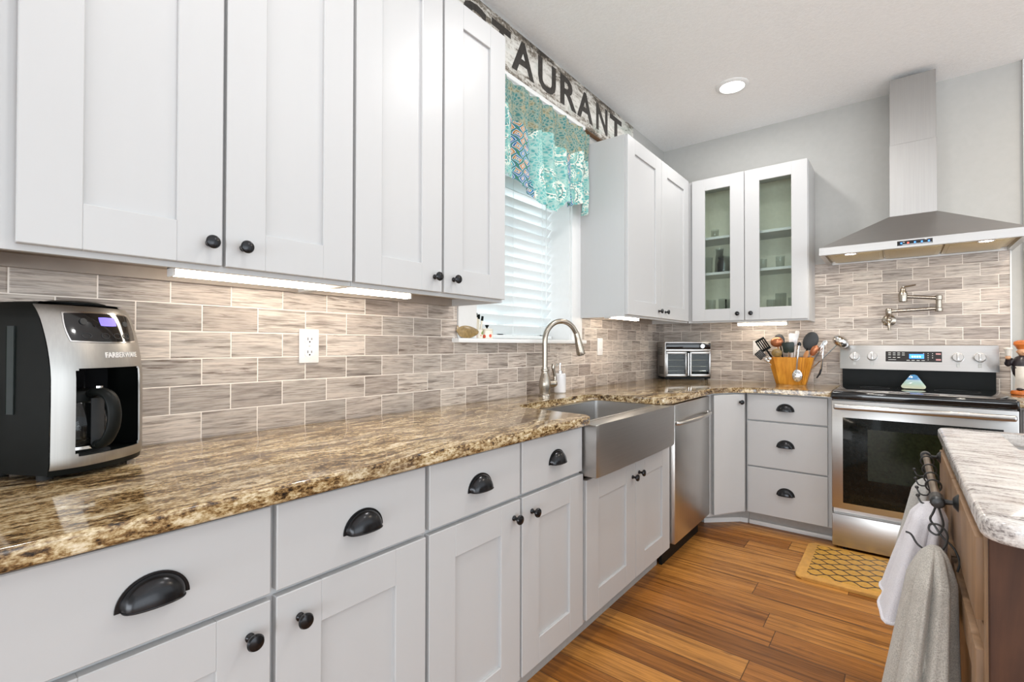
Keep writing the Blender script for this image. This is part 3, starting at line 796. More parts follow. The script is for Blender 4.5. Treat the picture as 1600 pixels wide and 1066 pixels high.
rad = [0, 0, .03, .06, .06, .03, .10, .12, .004, 0, 0]
o = MB().prism(poly_round(pts, rad), CT-.033, CT, 'xy', .007, 3).build('granite_worktop', 'granite')
tag(o, 'long polished brown granite worktop around the sink and corner', 'worktop')
o = MB().prism([(2.040, 3.390), (2.52, 3.390), (2.52, L-.0085), (2.040, L-.0085)], CT-.033, CT, 'xy', .007, 3).build('granite_worktop', 'granite')
tag(o, 'small brown granite worktop right of the range under the figurine', 'worktop')

# ================================================================== SINK
sk = thing('apron_sink', 'stainless steel farmhouse sink with curved apron front set in granite', 'sink', (0, 0, 0))
SY0, SY1 = 1.622, 2.437
def bow(t): return .684+.005*(1-(2*t-1)**2)**.9
top = []
ap = [(bow(i/24), SY0+(SY1-SY0)*i/24) for i in range(25)]
prof = [(.612, SY0)]+ap+[(.612, SY1)]
MB().prism(prof, .676, CT-.034, 'xy', .005, 3).build('apron', 'steely', sk)
# open basin: rim and inner walls
inr = poly_round([(.265, SY0+.058), (.598, SY0+.058), (.598, SY1-.062), (.265, SY1-.062)], [.02]*4)
outr = [(.235, SY0+.02), (.6115, SY0+.02), (.6115, SY1-.02), (.235, SY1-.02)]
b = MB()
n_ = len(inr)
zt_ = CT-.0345; zb_ = .67
cx_, cy_ = .43, (SY0+SY1)/2
def scale_ring(r, s_, z_): return [Vector((cx_+(p[0]-cx_)*s_, cy_+(p[1]-cy_)*(1-(1-s_)*.5), z_)) for p in r]
rings_ = [scale_ring(inr, 1.0, zt_), scale_ring(inr, .985, zb_+.03), scale_ring(inr, .95, zb_+.008), scale_ring(inr, .85, zb_)]
vr = b.rings(rings_, True, False); b.bm.faces.new(vr[-1])
ou = [b.bm.verts.new((p[0], p[1], zt_)) for p in poly_round(outr, [.02]*4)]
for i in range(n_): b.bm.faces.new((ou[i], ou[(i+1) % n_], vr[0][(i+1) % n_], vr[0][i]))
b.build('basin', 'steelbasin', sk)
MB().lathe([(.045, .001), (.043, .004), (.030, .003), (.0, .002)], (.40, 2.05, zb_), (0, 0, 1), 24).build('drain', 'chrome', sk)
# faucet
fc = thing('kitchen_faucet', 'tall brushed nickel gooseneck faucet behind the sink', 'faucet', (.125, 2.085, CT))
MB().lathe([(.033, 0), (.033, .010), (.028, .014), (.0285, .035), (.0325, .055), (.031, .080), (.023, .110), (.0185, .125), (.0185, .132), (.0205, .135), (.0205, .142), (.0175, .145), (.0175, .155)], n=28).build('body', 'nickel', fc)
dx, dy = .38, .925
def fp(s_, z_): return (s_*dx, s_*dy, z_)
pth = [fp(0, .15), fp(0, .22), fp(0, .295)]+[fp(.105-.105*cos(a_), .295+.105*sin(a_)) for a_ in [R(15*i) for i in range(1, 11)]]+[fp(.212, .325)]
MB().tube(smooth_path(pth, 3), .0142, 16).build('spout', 'nickel', fc)
e = Vector(fp(.204, .340)); d_ = (Vector(fp(.238, .215))-e).normalized()
MB().lathe([(.0145, 0), (.0165, .01), (.0165, .03), (.0185, .05), (.0235, .105), (.0245, .120), (.0235, .124), (.018, .125)], e, d_, 24).build('spray_head', 'nickel', fc)
MB().lathe([(.018, .125), (.0175, .1275), (0, .128)], e, d_, 20).build('spray_face', 'rubber', fc)
h_ = MB(); hd = Vector((.30, .95, 0)).normalized()
h_.cyl(Vector((0, 0, .066))+hd*.022, Vector((0, 0, .066))+hd*.062, .0165).sphere(Vector((0, 0, .066))+hd*.062, .0185)
h_.tube(smooth_path([Vector((0, 0, .07))+hd*.062, Vector((0, 0, .10))+hd*.068, Vector((0, 0, .145))+hd*.056, Vector((0, 0, .170))+hd*.058], 5), [.0095]*5+[.0085]*5+[.0095]*5+[.008], 12)
h_.build('handle', 'nickel', fc)
# soap pump
sd = thing('soap_dispenser', 'white ceramic soap pump bottle beside the faucet', 'soap dispenser', (.068, 2.318, CT))
MB().lathe([(.031, 0), (.034, .004), (.034, .088), (.033, .106), (.029, .110), (.014, .111)], n=24).build('bottle', 'ceramic', sd)
MB().lathe([(.014, .110), (.014, .124), (.006, .126), (.004, .127), (.004, .160), (.009, .161), (.009, .168), (0, .169)], n=16).tube([(0, 0, .165), (.0, -.03, .163), (.002, -.036, .155)], .0035, 8).build('pump', 'chrome', sd)

# dishwasher
dw = thing('dishwasher', 'stainless dishwasher with curved handle between the sink cabinet and corner', 'dishwasher', (.60, 2.530, 0), R(90))
MB().box(.003, .602, -.052, .0, .125, .868, .006, 2).build('door', 'steel', dw)
MB().box(.003, .602, .002, .57, .10, .872).build('tub', 'black', dw)
MB().box(.003, .602, .02, .035, .0, .10).build('toe_kick', 'black', dw)
hp = smooth_path([(.018, -.050, .768), (.022, -.066, .768), (.10, -.086, .770), (.30, -.102, .772), (.48, -.086, .770), (.565, -.066, .768), (.569, -.050, .768)], 6)
MB().tube(hp, .0105, 14).build('handle', 'steelx', dw)

# ================================================================== RANGE
rg = thing('electric_range', 'stainless electric range with black glass cooktop and oven window', 'range', (1.272, 3.354, 0)); RW = .762
b = MB().box(.004, RW-.004, .028, .665, .03, .872, .003, 1); b.build('body', 'steelx', rg)
MB().box(.0, RW, -.022, .625, .876, .918, .010, 3).build('cooktop', 'gloss', rg)
b = MB().box(.008, RW-.008, -.012, .615, .9185, .9215, .001)
b.build('cooktop_glass', 'gloss', rg)
for (bx, by, br) in ((.19, .16, .10), (.57, .16, .085), (.19, .43, .075), (.57, .43, .10)):
    MB().lathe([(br, 0), (br, .0003), (br-.002, .0003), (br-.002, 0)], (bx, by, .9216), n=40, cap=False).build('burner_ring', 'charcoal', rg)
od = MB().box(.002, RW-.002, -.008, .024, .247, .868, .004, 2).build('oven_door', 'steelx', rg)
MB().box(.055, RW-.055, -.0095, -.006, .283, .772, .001).build('oven_window', 'ovenglass', od)
MB().box(.170, .52, -.0102, -.009, .43, .715, .0).build('reflection_pane', 'ovenreflect', od)  # greenish reflection in the oven glass, put in as a coloured pane
hb = MB(); hb.box(.014, RW-.014, -.064, -.040, .820, .850, .010, 3)
for hx in (.05, RW-.05): hb.box(hx-.014, hx+.014, -.045, -.006, .830, .846, .003)
hb.build('handle', 'steelx', od)
MB().box(.002, RW-.002, -.006, .024, .030, .214, .004, 2).build('storage_drawer', 'steelx', rg)
for fx in (.06, RW-.06):
    MB().cyl((fx, .06, 0), (fx, .06, .032), .014).build('foot', 'rubber', rg)
# backguard
bk = MB().prism([(.648, .918), (.690, .918), (.690, 1.035), (.648, 1.035)], .006, RW-.006, 'yz'); bk.build('rear_vent', 'black', rg)
cp = MB().prism([(.600, 1.030), (.628, 1.028), (.685, 1.030), (.688, 1.190), (.640, 1.190), (.628, 1.186)], -.006, RW+.004, 'yz', .004, 2).build('control_panel', 'steelx', rg)
fy0, fz0, fy1, fz1 = .600, 1.030, .628, 1.186
nl = Vector((0, -(fz1-fz0), (fy1-fy0))).normalized()
def onp(x, z, off=.0): t = (z-fz0)/(fz1-fz0); return Vector((x, fy0+(fy1-fy0)*t, z))+nl*off
tl = math.atan2(fy1-fy0, fz1-fz0)
PM = lambda x, z, off=0: Matrix.Translation(onp(x, z, off)) @ Matrix.Rotation(-tl, 4, 'X')
MB().box(-.137, .137, -.0016, .001, -.033, .033, .0005, 1, PM(.3785, 1.115, .0005)).build('display_panel', 'gloss', cp)
dp_ = MB().box(-.036, .036, -.0022, -.001, -.014, .014, 0, 1, PM(.396, 1.117, .0005)).build('clock_display', 'blue', cp)
b = MB()
for k, ch in enumerate('-:--'):
    pass
for dx_ in (-.020, -.008, .004, .016):
    b.box(dx_-.004, dx_+.004, -.0028, -.002, -.0045, .0045, 0, 1, PM(.396, 1.115, .0005))
b.build('display_digit', 'bluew', dp_)
b = MB()
for r_, zz in enumerate((.022, .010, -.006)):
    for c_ in range(4 if r_ < 2 else 3):
        b.box(-.007, .007, -.0022, -.0012, -.0022, .0022, 0, 1, PM(.262+c_*.023, 1.115+zz, .0005))
for r_ in range(4):
    for c_ in range(3 if r_ < 3 else 1):
        b.box(-.0022, .0022, -.0022, -.0012, -.0022, .0022, 0, 1, PM(.430+c_*.021+(.021 if r_ == 3 else 0), 1.115+.020-r_*.013, .0005))
for c_ in range(4): b.box(-.008, .008, -.0022, -.0012, -.002, .002, 0, 1, PM(.355+c_*.024, 1.0915, .0005))
b.box(-.020, .020, -.0022, -.0012, -.0015, .0015, 0, 1, PM(.275, 1.0945, .0005))
b.build('button_marking', 'mark', cp)
b = MB()
for zz in (1.133, 1.097): b.box(-.012, .012, -.0022, -.0012, -.005, .005, .0004, 1, PM(.499, zz, .0005))
b.build('start_button', 'redmark', cp)
for kx in (.076, .172, .587, .683):
    kb = MB(); kb.lathe([(.030, 0), (.030, .003), (.027, .004), (.026, .018), (.024, .022), (0, .0225)], onp(kx, 1.112, .001), nl, 28)
    k_ = kb.build('burner_knob', 'steelx', cp)
    MB().box(-.006, .006, -.031, -.020, -.021, .021, .003, 2, PM(kx, 1.112, .0)).build('knob_grip', 'steelx', k_)
    MB().box(-.008, .008, -.0012, .001, -.012, .012, .002, 1, PM(kx, 1.066, .0)).build('knob_marking', 'mark', cp)
# spoon rest on the cooktop
b = MB()
def tri(s_, z_, k=0):
    return [Vector((p[0]*s_, p[1]*s_+k, z_)) for p in poly_round([(-.072, -.045), (.072, -.045), (0, .062)], [.018, .018, .014])]
b = MB().prism(poly_round([(-.070, 0), (.070, 0), (.016, .088), (-.012, .088)], [.014, .014, .012, .012]), -.006, .006, 'xz', .004, 2)
o = b.build('glass_ornament', 'tri', None, (1.648, 3.80, .9222), (R(-18), 0, 0)); tag(o, 'blue and green glazed triangle standing on the black cooktop', 'spoon rest')

# ================================================================== HOOD
hd_ = thing('range_hood', 'stainless pyramid chimney range hood above the range', 'range hood', (1.650, L, 1.748))
HW, HD = .457, .500
b = MB()
b.rings([[Vector((x, y, z)) for x, y in q] for q, z in (
    ([(-HW, -.001), (-HW, -HD), (HW, -HD), (HW, -.001)], .0), ([(-HW, -.001), (-HW, -HD), (HW, -HD), (HW, -.001)], .046),
    ([(-.112, -.001), (-.112, -.285), (.112, -.285), (.112, -.001)], .232))], True, False)
# underside lip
ir = .028
o1 = [b.bm.verts.new((x, y, 0)) for x, y in ((-HW, -.001), (-HW, -HD), (HW, -HD), (HW, -.001))]
o2 = [b.bm.verts.new((x, y, 0)) for x, y in ((-HW+ir, -.001-ir), (-HW+ir, -HD+ir), (HW-ir, -HD+ir), (HW-ir, -.001-ir))]
o3 = [b.bm.verts.new((v.co.x, v.co.y, .020)) for v in o2]
for i in range(4):
    b.bm.faces.new((o1[i], o1[(i+1) % 4], o2[(i+1) % 4], o2[i])); b.bm.faces.new((o2[i], o2[(i+1) % 4], o3[(i+1) % 4], o3[i]))
bmesh.ops.remove_doubles(b.bm, verts=b.bm.verts[:], dist=1e-5)
b.build('canopy', 'steelx', hd_)
MB().box(-HW+.02, HW-.02, -HD+.02, -.02, .0205, .024).build('liner', 'filter', hd_)
for i in range(3):
    x0 = -HW+.05+i*.272; f_ = MB()
    f_.box(x0, x0+.262, -HD+.10, -.05, .008, .020, .003).box(x0+.02, x0+.242, -HD+.12, -.07, .005, .009, .002)
    f_.build('grease_filter', 'filter', hd_)
for x in (-.300, .300):
    q = MB().lathe([(.036, .018), (.036, .001), (.030, -.001), (.028, .002)], (x, -HD+.062, 0), n=28, cap=False).build('lamp', 'chrome', hd_)
    MB().lathe([(.029, .004), (0, .0039)], (x, -HD+.062, -.003), n=28, cap=False).build('lamp_lens', 'hoodled', q)
p_ = MB().box(-.075, .080, -HD-.0015, -HD+.001, .012, .038, .0005).build('control_panel', 'gloss', hd_)
for i in range(5):
    MB().box(-.060+i*.030, -.052+i*.030, -HD-.0025, -HD-.0012, .021, .029, .0).build('button', 'red' if i == 1 else 'blue', p_)
MB().box(-.111, .111, -.283, -.001, .230, .672, .001, 1).build('lower_chimney', 'chimney', hd_)
MB().box(-.108, .108, -.280, -.001, .672, 1.078, .001, 1).build('upper_chimney', 'chimney', hd_)
area_lamp('hood_light', (-.30, -HD+.062, -.012), .05, 1.6, (1, .9, .76), parent=hd_)
area_lamp('hood_light', (.30, -HD+.062, -.012), .05, 1.6, (1, .9, .76), parent=hd_)

# ================================================================== POT FILLER
pf = thing('pot_filler', 'brushed nickel folding pot filler tap on the tile above the range', 'tap', (1.531, L-.008, 1.352))
MB().lathe([(.038, 0), (.038, .006), (.030, .012), (.016, .016)], (0, 0, 0), (0, -1, 0), 28).build('flange', 'nickel', pf)
b = MB().cyl((0, -.01, 0), (0, -.060, 0), .012).sphere((0, -.060, 0), .017)
b.lathe([(.011, 0), (.013, .02), (.018, .028), (.018, .060), (.015, .066), (.010, .068)], (0, -.060, .008), (0, 0, 1), 20).build('wall_valve', 'nickel', pf)
MB().tube([(0, -.066, -.004), (.001, -.085, -.030), (.002, -.090, -.068)], [.0095, .009, .0075], 12).build('lever', 'nickel', pf)
MB().tube([(0.012, -.060, .056), (.235, -.078, .064)], .0105, 14).build('lower_arm', 'nickel', pf)
MB().lathe([(.017, 0), (.019, .003), (.019, .020), (.015, .024), (.015, .070), (.019, .074), (.019, .098), (.012, .102)], (.244, -.078, .045), (0, 0, 1), 20).build('elbow', 'nickel', pf)
MB().tube([(.244, -.078, .128), (.080, -.090, .146)], .0105, 14).build('upper_arm', 'nickel', pf)
MB().lathe([(.018, 0), (.022, .004), (.024, .040), (.023, .055), (.016, .070), (.014, .085), (.008, .092), (.008, .100), (0, .102)], (.072, -.091, .112), (0, 0, 1), 20).build('spout_valve', 'nickel', pf)
MB().tube([(.072, -.091, .206), (.135, -.098, .216)], [.006, .0045], 10).build('lever', 'nickel', pf)

# ================================================================== TOASTER OVEN
to = thing('toaster_oven', 'small steel countertop oven with french doors in the far corner', 'toaster oven', (.279, 3.842, CT), R(40.5))
hw_, tz0, tz1 = .184, .020, .300
td = .185
b = MB(); b.box(-hw_, -hw_+.012, 0, td, tz0, tz1, .004).box(hw_-.012, hw_, 0, td, tz0, tz1, .004).box(-hw_, hw_, 0, td, tz1-.012, tz1, .004).box(-hw_+.01, hw_-.01, td-.01, td-.002, tz0, tz1-.01)
b.build('housing', 'steel', to)
MB().box(-hw_+.005, hw_-.005, .0, td-.01, .010, tz0+.012).build('base', 'black', to)
MB().box(-hw_+.012, hw_-.012, .02, td-.012, tz0+.013, tz1-.075).build('oven_cavity', 'black', to)
MB().box(-hw_+.008, hw_-.006, -.012, .004, tz1-.058, tz1-.008, .004).build('control_strip', 'gloss', to)
MB().box(-hw_+.004, hw_-.004, -.008, .012, tz1-.074, tz1-.058, .002).build('front_rail', 'steelx', to)
MB().lathe([(.018, 0), (.018, .008), (.016, .012), (0, .0125)], (.108, -.012, tz1-.033), (0, -1, 0), 24).build('dial', 'chrome', to)
for s_ in (-1, 1):
    x0, x1 = (-hw_+.006, -.012) if s_ < 0 else (.012, hw_-.006)
    d = MB(); za, zb = tz0+.006, tz1-.078; f_ = .013
    d.box(x0, x0+f_, -.014, .004, za, zb, .002).box(x1-f_, x1, -.014, .004, za, zb, .002).box(x0, x1, -.014, .004, za, za+f_+.006, .002).box(x0, x1, -.014, .004, zb-f_-.004, zb, .002)
    d = d.build('door', 'steelx', to)
    MB().box(x0+.01, x1-.01, -.006, -.003, za+.012, zb-.012).build('door_glass', 'glass', d)
    hx = -.009 if s_ < 0 else .009
    q = MB().tube([(hx, -.034, za+.010), (hx, -.034, zb-.010)], .0052, 12)
    for zz in (za+.03, zb-.03): q.cyl((hx, -.034, zz), (hx+s_*.008, -.010, zz), .005)
    q.build('handle', 'chrome', d)
for zz in (.07, .105, .155):
    q = MB()
    for i in range(14): q.cyl((-hw_+.022+i*.0235, .012, zz), (-hw_+.022+i*.0235, td-.02, zz), .0014, n=6)
    q.cyl((-hw_+.014, .012, zz), (hw_-.014, .012, zz), .002, n=6); q.build('rack', 'chrome', to)
for fx in (-hw_+.03, hw_-.03):
    for fy in (.02, td-.03): MB().cyl((fx, fy, 0), (fx, fy, .012), .012, n=14).build('foot', 'rubber', to)
b = MB()
for i in range(6):
    b.box(-hw_-.0012, -hw_+.001, .03, .13, .045+i*.011, .050+i*.011)
for i in range(4):
    for j in range(6): b.box(-hw_-.0012, -hw_+.001, .06+j*.018, .068+j*.018, .20+i*.016, .205+i*.016)
b.build('side_vent', 'black', to)

# ================================================================== UTENSIL CROCK
CX, CY = .985, 3.905
ck = thing('utensil_crock', 'honey coloured wooden utensil holder left of the range', 'utensil holder', (CX, CY, CT))
def oct_(wx, wy, c_): return [(-wx+c_, -wy), (wx-c_, -wy), (wx, -wy+c_), (wx, wy-c_), (wx-c_, wy), (-wx+c_, wy), (-wx, wy-c_), (-wx, -wy+c_)]
b = MB()
rg_ = []
for (wx, wy, z_) in ((.090, .062, 0), (.094, .065, .01), (.143, .085, .190), (.135, .077, .190), (.088, .056, .012)):
    rg_.append([Vector((p[0], p[1], z_)) for p in oct_(wx, wy, wx*.30)])
b.rings(rg_, True, True); b.build('bucket', 'wood_crock', ck)
b = MB()
for i in range(5):
    xx = .035+i*.017
    b.cyl((xx*.66+.02, -.0665, .012), (xx+.018, -.0855, .186), .0035, n=8)
b.build('carved_flute', 'wood_crock', ck)
def utensil(name, label, cat, base, top, parts, group='kitchen utensils in the wooden holder'):
    """parts built in a local frame whose +z runs from base to top, y- faces the room"""
    p0, p1 = Vector(base), Vector(top); ax = (p1-p0).normalized()
    t = thing(name, label, cat, p0, 0, group); t.rotation_mode = 'QUATERNION'
    t.rotation_quaternion = Vector((0, 0, 1)).rotation_difference(ax)
    ln = (p1-p0).length; parts(t, ln); return t
def spoon_parts(hm, bm_, bw=.03, bl=.05, hr=.005, slots=False, flat=.22):
    def f(t, ln):
        MB().tube([(0, 0, 0), (0, 0, ln*.5), (0, 0, ln-bl*1.6)], [hr*1.3, hr, hr*.8], 10).build('handle', hm, t)
        b = MB(); b.sphere((0, 0, ln-bl), 1.0, (bw, bw*flat, bl), 20, 14); b.build('head', bm_, t)
        if slots:
            b = MB()
            for i in (-1, 0, 1): b.box(i*bw*.45-.0022, i*bw*.45+.0022, -bw*flat-.002, bw*flat+.002, ln-bl*1.5, ln-bl*.45, .001)
            b.build('slot', 'trim', t)
    return f
def spat_parts(hm, bm_, w_=.035, l_=.08, hr=.005, slots=False):
    def f(t, ln):
        MB().tube([(0, 0, 0), (0, 0, ln-l_*.9)], [hr*1.2, hr], 10).build('handle', hm, t)
        b = MB()
        if slots:
            for i in range(-2, 3): b.box(i*w_*.42-.005, i*w_*.42+.005, -.002, .002, ln-l_*.85, ln-l_*.1, .0015)
            b.box(-w_, w_, -.0022, .0022, ln-l_, ln-l_*.82, .002).box(-w_, w_, -.0022, .0022, ln-l_*.16, ln, .002)
        else:
            b.prism(poly_round([(-w_*.8, ln-l_), (w_*.8, ln-l_), (w_, ln), (-w_, ln)], [.012, .012, .010, .010]), -.003, .003, 'xz', .002, 2)
        b.build('head', bm_, t)
    return f
def at(px, py, y):
    """point on the vertical plane at y seen at photo pixel - used once to read positions off the photograph"""
    dd = fw*FPX+rt2*(px-800)-up2*(py-533); o0 = Vector((1.5762, 0, 1.1805)); return o0+dd*((y-o0.y)/dd.y)
IN = lambda x, y: (CX+x, CY+y, CT+.020)
utensil('slotted_spatula', 'black slotted spatula at the left rim of the wooden holder', 'spatula', IN(-.02, .0), at(1186, 530, 3.87), spat_parts('black', 'black', .034, .095, .006, True))
utensil('slotted_spatula', 'dark slotted turner leaning lowest and furthest left in the holder', 'spatula', IN(-.01, -.025), at(1183, 550, 3.84), spat_parts('chrome', 'iron', .026, .06, .004, True))
utensil('ladle', 'copper coloured ladle head left of centre in the wooden holder', 'ladle', IN(-.03, -.02), at(1212, 527, 3.86), spoon_parts('wood_spoon', 'copper', .042, .036, .006, False, .75))
utensil('serving_spoon', 'black round spoon behind the copper ladle', 'spoon', IN(-.03, .02), at(1216, 522, 3.93), spoon_parts('black', 'charcoal', .034, .045, .005, False, .3))
utensil('wooden_spoon', 'dark olive bowl spoon drooping over the left front rim', 'spoon', IN(-.02, -.03), at(1211, 545, 3.82), spoon_parts('wood_spoon', 'shell', .034, .032, .005, False, .5))
utensil('spatula', 'white rubber spatula standing tallest left of centre', 'spatula', IN(-.01, .03), at(1240, 521, 3.93), spat_parts('plate', 'ceramic', .030, .085, .005))
utensil('spatula', 'narrow white spreader behind the white rubber spatula', 'spatula', IN(-.005, .04), at(1246, 517, 3.95), spat_parts('plate', 'plate', .014, .06, .004))
utensil('spatula', 'dark green spatula in front of the white one', 'spatula', IN(.005, -.02), at(1231, 535, 3.85), spat_parts('chrome', 'green', .040, .075, .005))
utensil('cooking_spoon', 'tall charcoal silicone spoon right of centre in the holder', 'spoon', IN(.02, .01), at(1272, 519, 3.90), spoon_parts('black', 'charcoal', .046, .066, .007, False, .2))
utensil('wooden_spoon', 'reddish wooden spoon leaning right in the holder', 'spoon', IN(.03, -.01), at(1277, 540, 3.87), spoon_parts('wood_spoon', 'copper', .022, .040, .006, False, .4))
utensil('wooden_spoon', 'pale wooden spoon handle at the right front of the holder', 'spoon', IN(.03, -.03), at(1262, 548, 3.84), spoon_parts('wood_spoon', 'wood_spoon', .014, .035, .006, False, .5))
utensil('tongs', 'steel tongs leaning at the right rim of the holder', 'tongs', IN(.05, .0), at(1291, 532, 3.90), spat_parts('chrome', 'chrome', .012, .10, .006))
utensil('ladle', 'steel ladle leaning far right over the range corner', 'ladle', IN(.045, .02), at(1317, 530, 3.93), lambda t, ln: (
    MB().tube([(0, 0, 0), (0, 0, ln-.04)], .004, 10).build('handle', 'chrome', t),
    MB().sphere((0, 0, ln-.02), .052, (1, 1, .75)).build('bowl', 'chrome', t)))
def hang(name, label, cat, pts, hm, head):
    t = thing(name, label, cat, pts[0], 0, 'kitchen utensils in the wooden holder')
    P = [Vector(p)-Vector(pts[0]) for p in pts]
    MB().tube(smooth_path(P, 5), .0055, 10).build('handle', hm, t); head(t, P[-1]); return t
a0, a1, a2 = at(1249, 538, 3.80), at(1246, 560, 3.795), at(1244.5, 578, 3.80)
hang('serving_spoon', 'large steel spoon hooked over the front of the wooden holder', 'spoon', [a0, a1, a2], 'chrome',
     lambda t, p: (MB().sphere(p+Vector((.004, 0, -.040)), 1.0, (.031, .009, .043)).build('head', 'chrome', t), MB().sphere(Vector((0, 0, .0)), .012, (1, .6, 1.2)).build('hanging_end', 'bronze', t)))
a0, a1, a2, a3 = at(1287, 535, 3.86), at(1285, 560, 3.85), at(1283, 577, 3.86), at(1279, 595, 3.86)
hang('serving_fork', 'long steel utensil with a dark tip hooked on the right rim', 'fork', [a0, a1, a2], 'chrome',
     lambda t, p: MB().tube([p, p+Vector((-.008, 0, -.03)), p+Vector((-.026, -.004, -.062))], [.006, .0065, .004], 10).build('tip', 'bronze', t))
# measuring spoons hanging on the left
t = thing('measuring_spoons', 'ring of small steel measuring spoons over the left rim', 'measuring spoons', at(1200, 558, 3.83), 0)
for i, (dx_, dz_) in enumerate(((-.012, -.02), (.0, -.028), (.012, -.012))):
    MB().sphere((dx_, -.006*i, dz_), .014, (1, .5, 1)).tube([(0, 0, .02), (dx_, -.006*i, dz_)], .002, 6).build('spoon', 'chrome', t)

# ================================================================== OUTLETS
def outlet(label, loc, rz, kind='outlet'):
    t = thing('wall_'+kind, label, kind, loc, rz)
    MB().box(-.035, .035, -.007, 0, -.0575, .0575, .003, 2).build('plate', 'plate', t)
    if kind == 'outlet':
        for zz in (.022, -.022):
            s_ = MB().prism(poly_round([(-.017, zz-.014), (.017, zz-.014), (.017, zz+.014), (-.017, zz+.014)], [.008]*4), -.0088, -.005, 'xz', .0008, 1).build('socket', 'plate', t)
            MB().box(-.008, -.0055, -.0092, -.0085, zz-.002, zz+.007).box(.0055, .008, -.0092, -.0085, zz-.001, zz+.006).cyl((0, -.0092, zz-.0075), (0, -.0085, zz-.0075), .0027, n=10).build('slot', 'black', s_)
        MB().cyl((0, -.008, 0), (0, -.006, 0), .003, n=10).build('screw', 'mark', t)
    else:
        for xx in (-.010, .011):
            MB().box(xx-.006, xx+.006, -.0085, -.006, -.032, .032, .001, 1).box(xx-.004, xx+.004, -.013, -.008, -.028, -.010, .0015, 1).build('slider', 'plate', t)
    return t
outlet('white double wall outlet on the tile between coffee machine and sink', (.008, .844, 1.177), R(90))
outlet('white dimmer switch plate on the tile right of the window', (.008, 2.895, 1.174), R(90), 'switch')
outlet('white wall outlet behind the utensil holder, half hidden', (.742, L-.008, 1.165), 0)

# ================================================================== COFFEE MACHINE
KX, KY, KA = .172, .213, R(120)
CH = .362
cm = thing('coffee_maker', 'black and steel drip coffee machine at the left end of the worktop', 'coffee maker', (KX, KY, CT), KA)
HWC = .0985
def front(s, z):
    """front surface of the machine: bowed across, leaning back towards the top"""
    F = .108
    if z > .18: F -= 1.45*(z-.18)**2
    if z > .32: F -= (z-.32)**2*6
    if z < .03: F -= (.03-z)*.25
    x = s*HWC*(1-.02*(z/.36)); y = -(F-.030*abs(s)**2.6)
    return Vector((x, y, z))
zs = [.012, .02, .035, .055, .075, .10, .14, .18, .20, .22, .24, .26, .28, .30, .32, .335, .347, .355]
def section(z):
    inset = 0.0 if z < .32 else (z-.32)**2*12
    p = [front(-1, z)+Vector((inset, 0, 0))]
    xw = HWC*(1-.02*(z/.36))-inset; yb = .130-inset
    for a_ in range(0, 91, 15): p.append(Vector((-xw+.06-.06*cos(R(a_)), yb-.06+.06*sin(R(a_)), z)))
    for a_ in range(90, -1, -15): p.append(Vector((xw-.06+.06*cos(R(a_)), yb-.06+.06*sin(R(a_)), z)))
    p.append(front(1, z)+Vector((-inset, 0, 0))); return p
b = MB(); vr = b.rings([section(z) for z in zs], False, False)
# top lid following the bowed front
def cap(z, zz=None):
    pts_ = section(z)+[front(1-2*i/16, z) for i in range(1, 16)]
    return [b.bm.verts.new((p.x, p.y, z if zz is None else zz)) for p in pts_]
b.bm.faces.new(cap(.355)); b.bm.faces.new(list(reversed(cap(.012)))); 
OZ0, OZ1 = .042, .222       # carafe opening
b.bm.faces.new(cap(OZ1+.012)); b.bm.faces.new(cap(.037))
bmesh.ops.remove_doubles(b.bm, verts=b.bm.verts[:], dist=1e-5)
b.build('housing', 'black', cm, recalc=True)
MB().box(-.085, .085, .0, .010, .046, OZ1+.01).build('rear_wall', 'gloss', cm)
# lid bump on top
MB().lathe([(.055, .353), (.055, .358), (.04, .362), (0, .363)], (0.01, .005, 0), n=28).build('top_lid', 'black', cm)
# steel fascia
SS = [-1, -.985, -.93, -.86, -.78, -.68, -.63, -.5, -.25, 0, .25, .5, .66, .75, .80, .86, .93, .985, 1]
ZZ = [.022, .026, .034, .043, .049, .054, .10, .15, .20, .216, .220, .226, .24, .26, .275, .29, .305, .32, .333, .342, .347, .349]
OS0, OS1 = -.68, .80
b = MB(); grid = {}
def fpt(s, z, off=.0025):
    p = front(s, z); q = front(s+.01 if s < .99 else s-.01, z); q2 = front(s, z+.002)
    return p+Vector((0, -off, 0))
for i, s in enumerate(SS):
    for j, z in enumerate(ZZ):
        grid[i, j] = b.bm.verts.new(fpt(s, z))
for i in range(len(SS)-1):
    for j in range(len(ZZ)-1):
        sm = (SS[i]+SS[i+1])/2; zm = (ZZ[j]+ZZ[j+1])/2
        if OS0 < sm < OS1 and .0435 < zm < .221 and not ((zm > .2155 or zm < .0495) and (sm < OS0+.05 or sm > OS1-.05)): continue
        b.bm.faces.new((grid[i, j], grid[i+1, j], grid[i+1, j+1], grid[i, j+1]))
for v in [v for v in b.bm.verts if not v.link_faces]: b.bm.verts.remove(v)
b.thicken(.003)
fa = b.build('steel_fascia', 'fascia', cm)
# black base skirt under the fascia
b = MB().grid(lambda u, v: fpt(-1+2*u, .010+.014*v, .0005), 24, 2); b.build('base_skirt', 'black', cm)
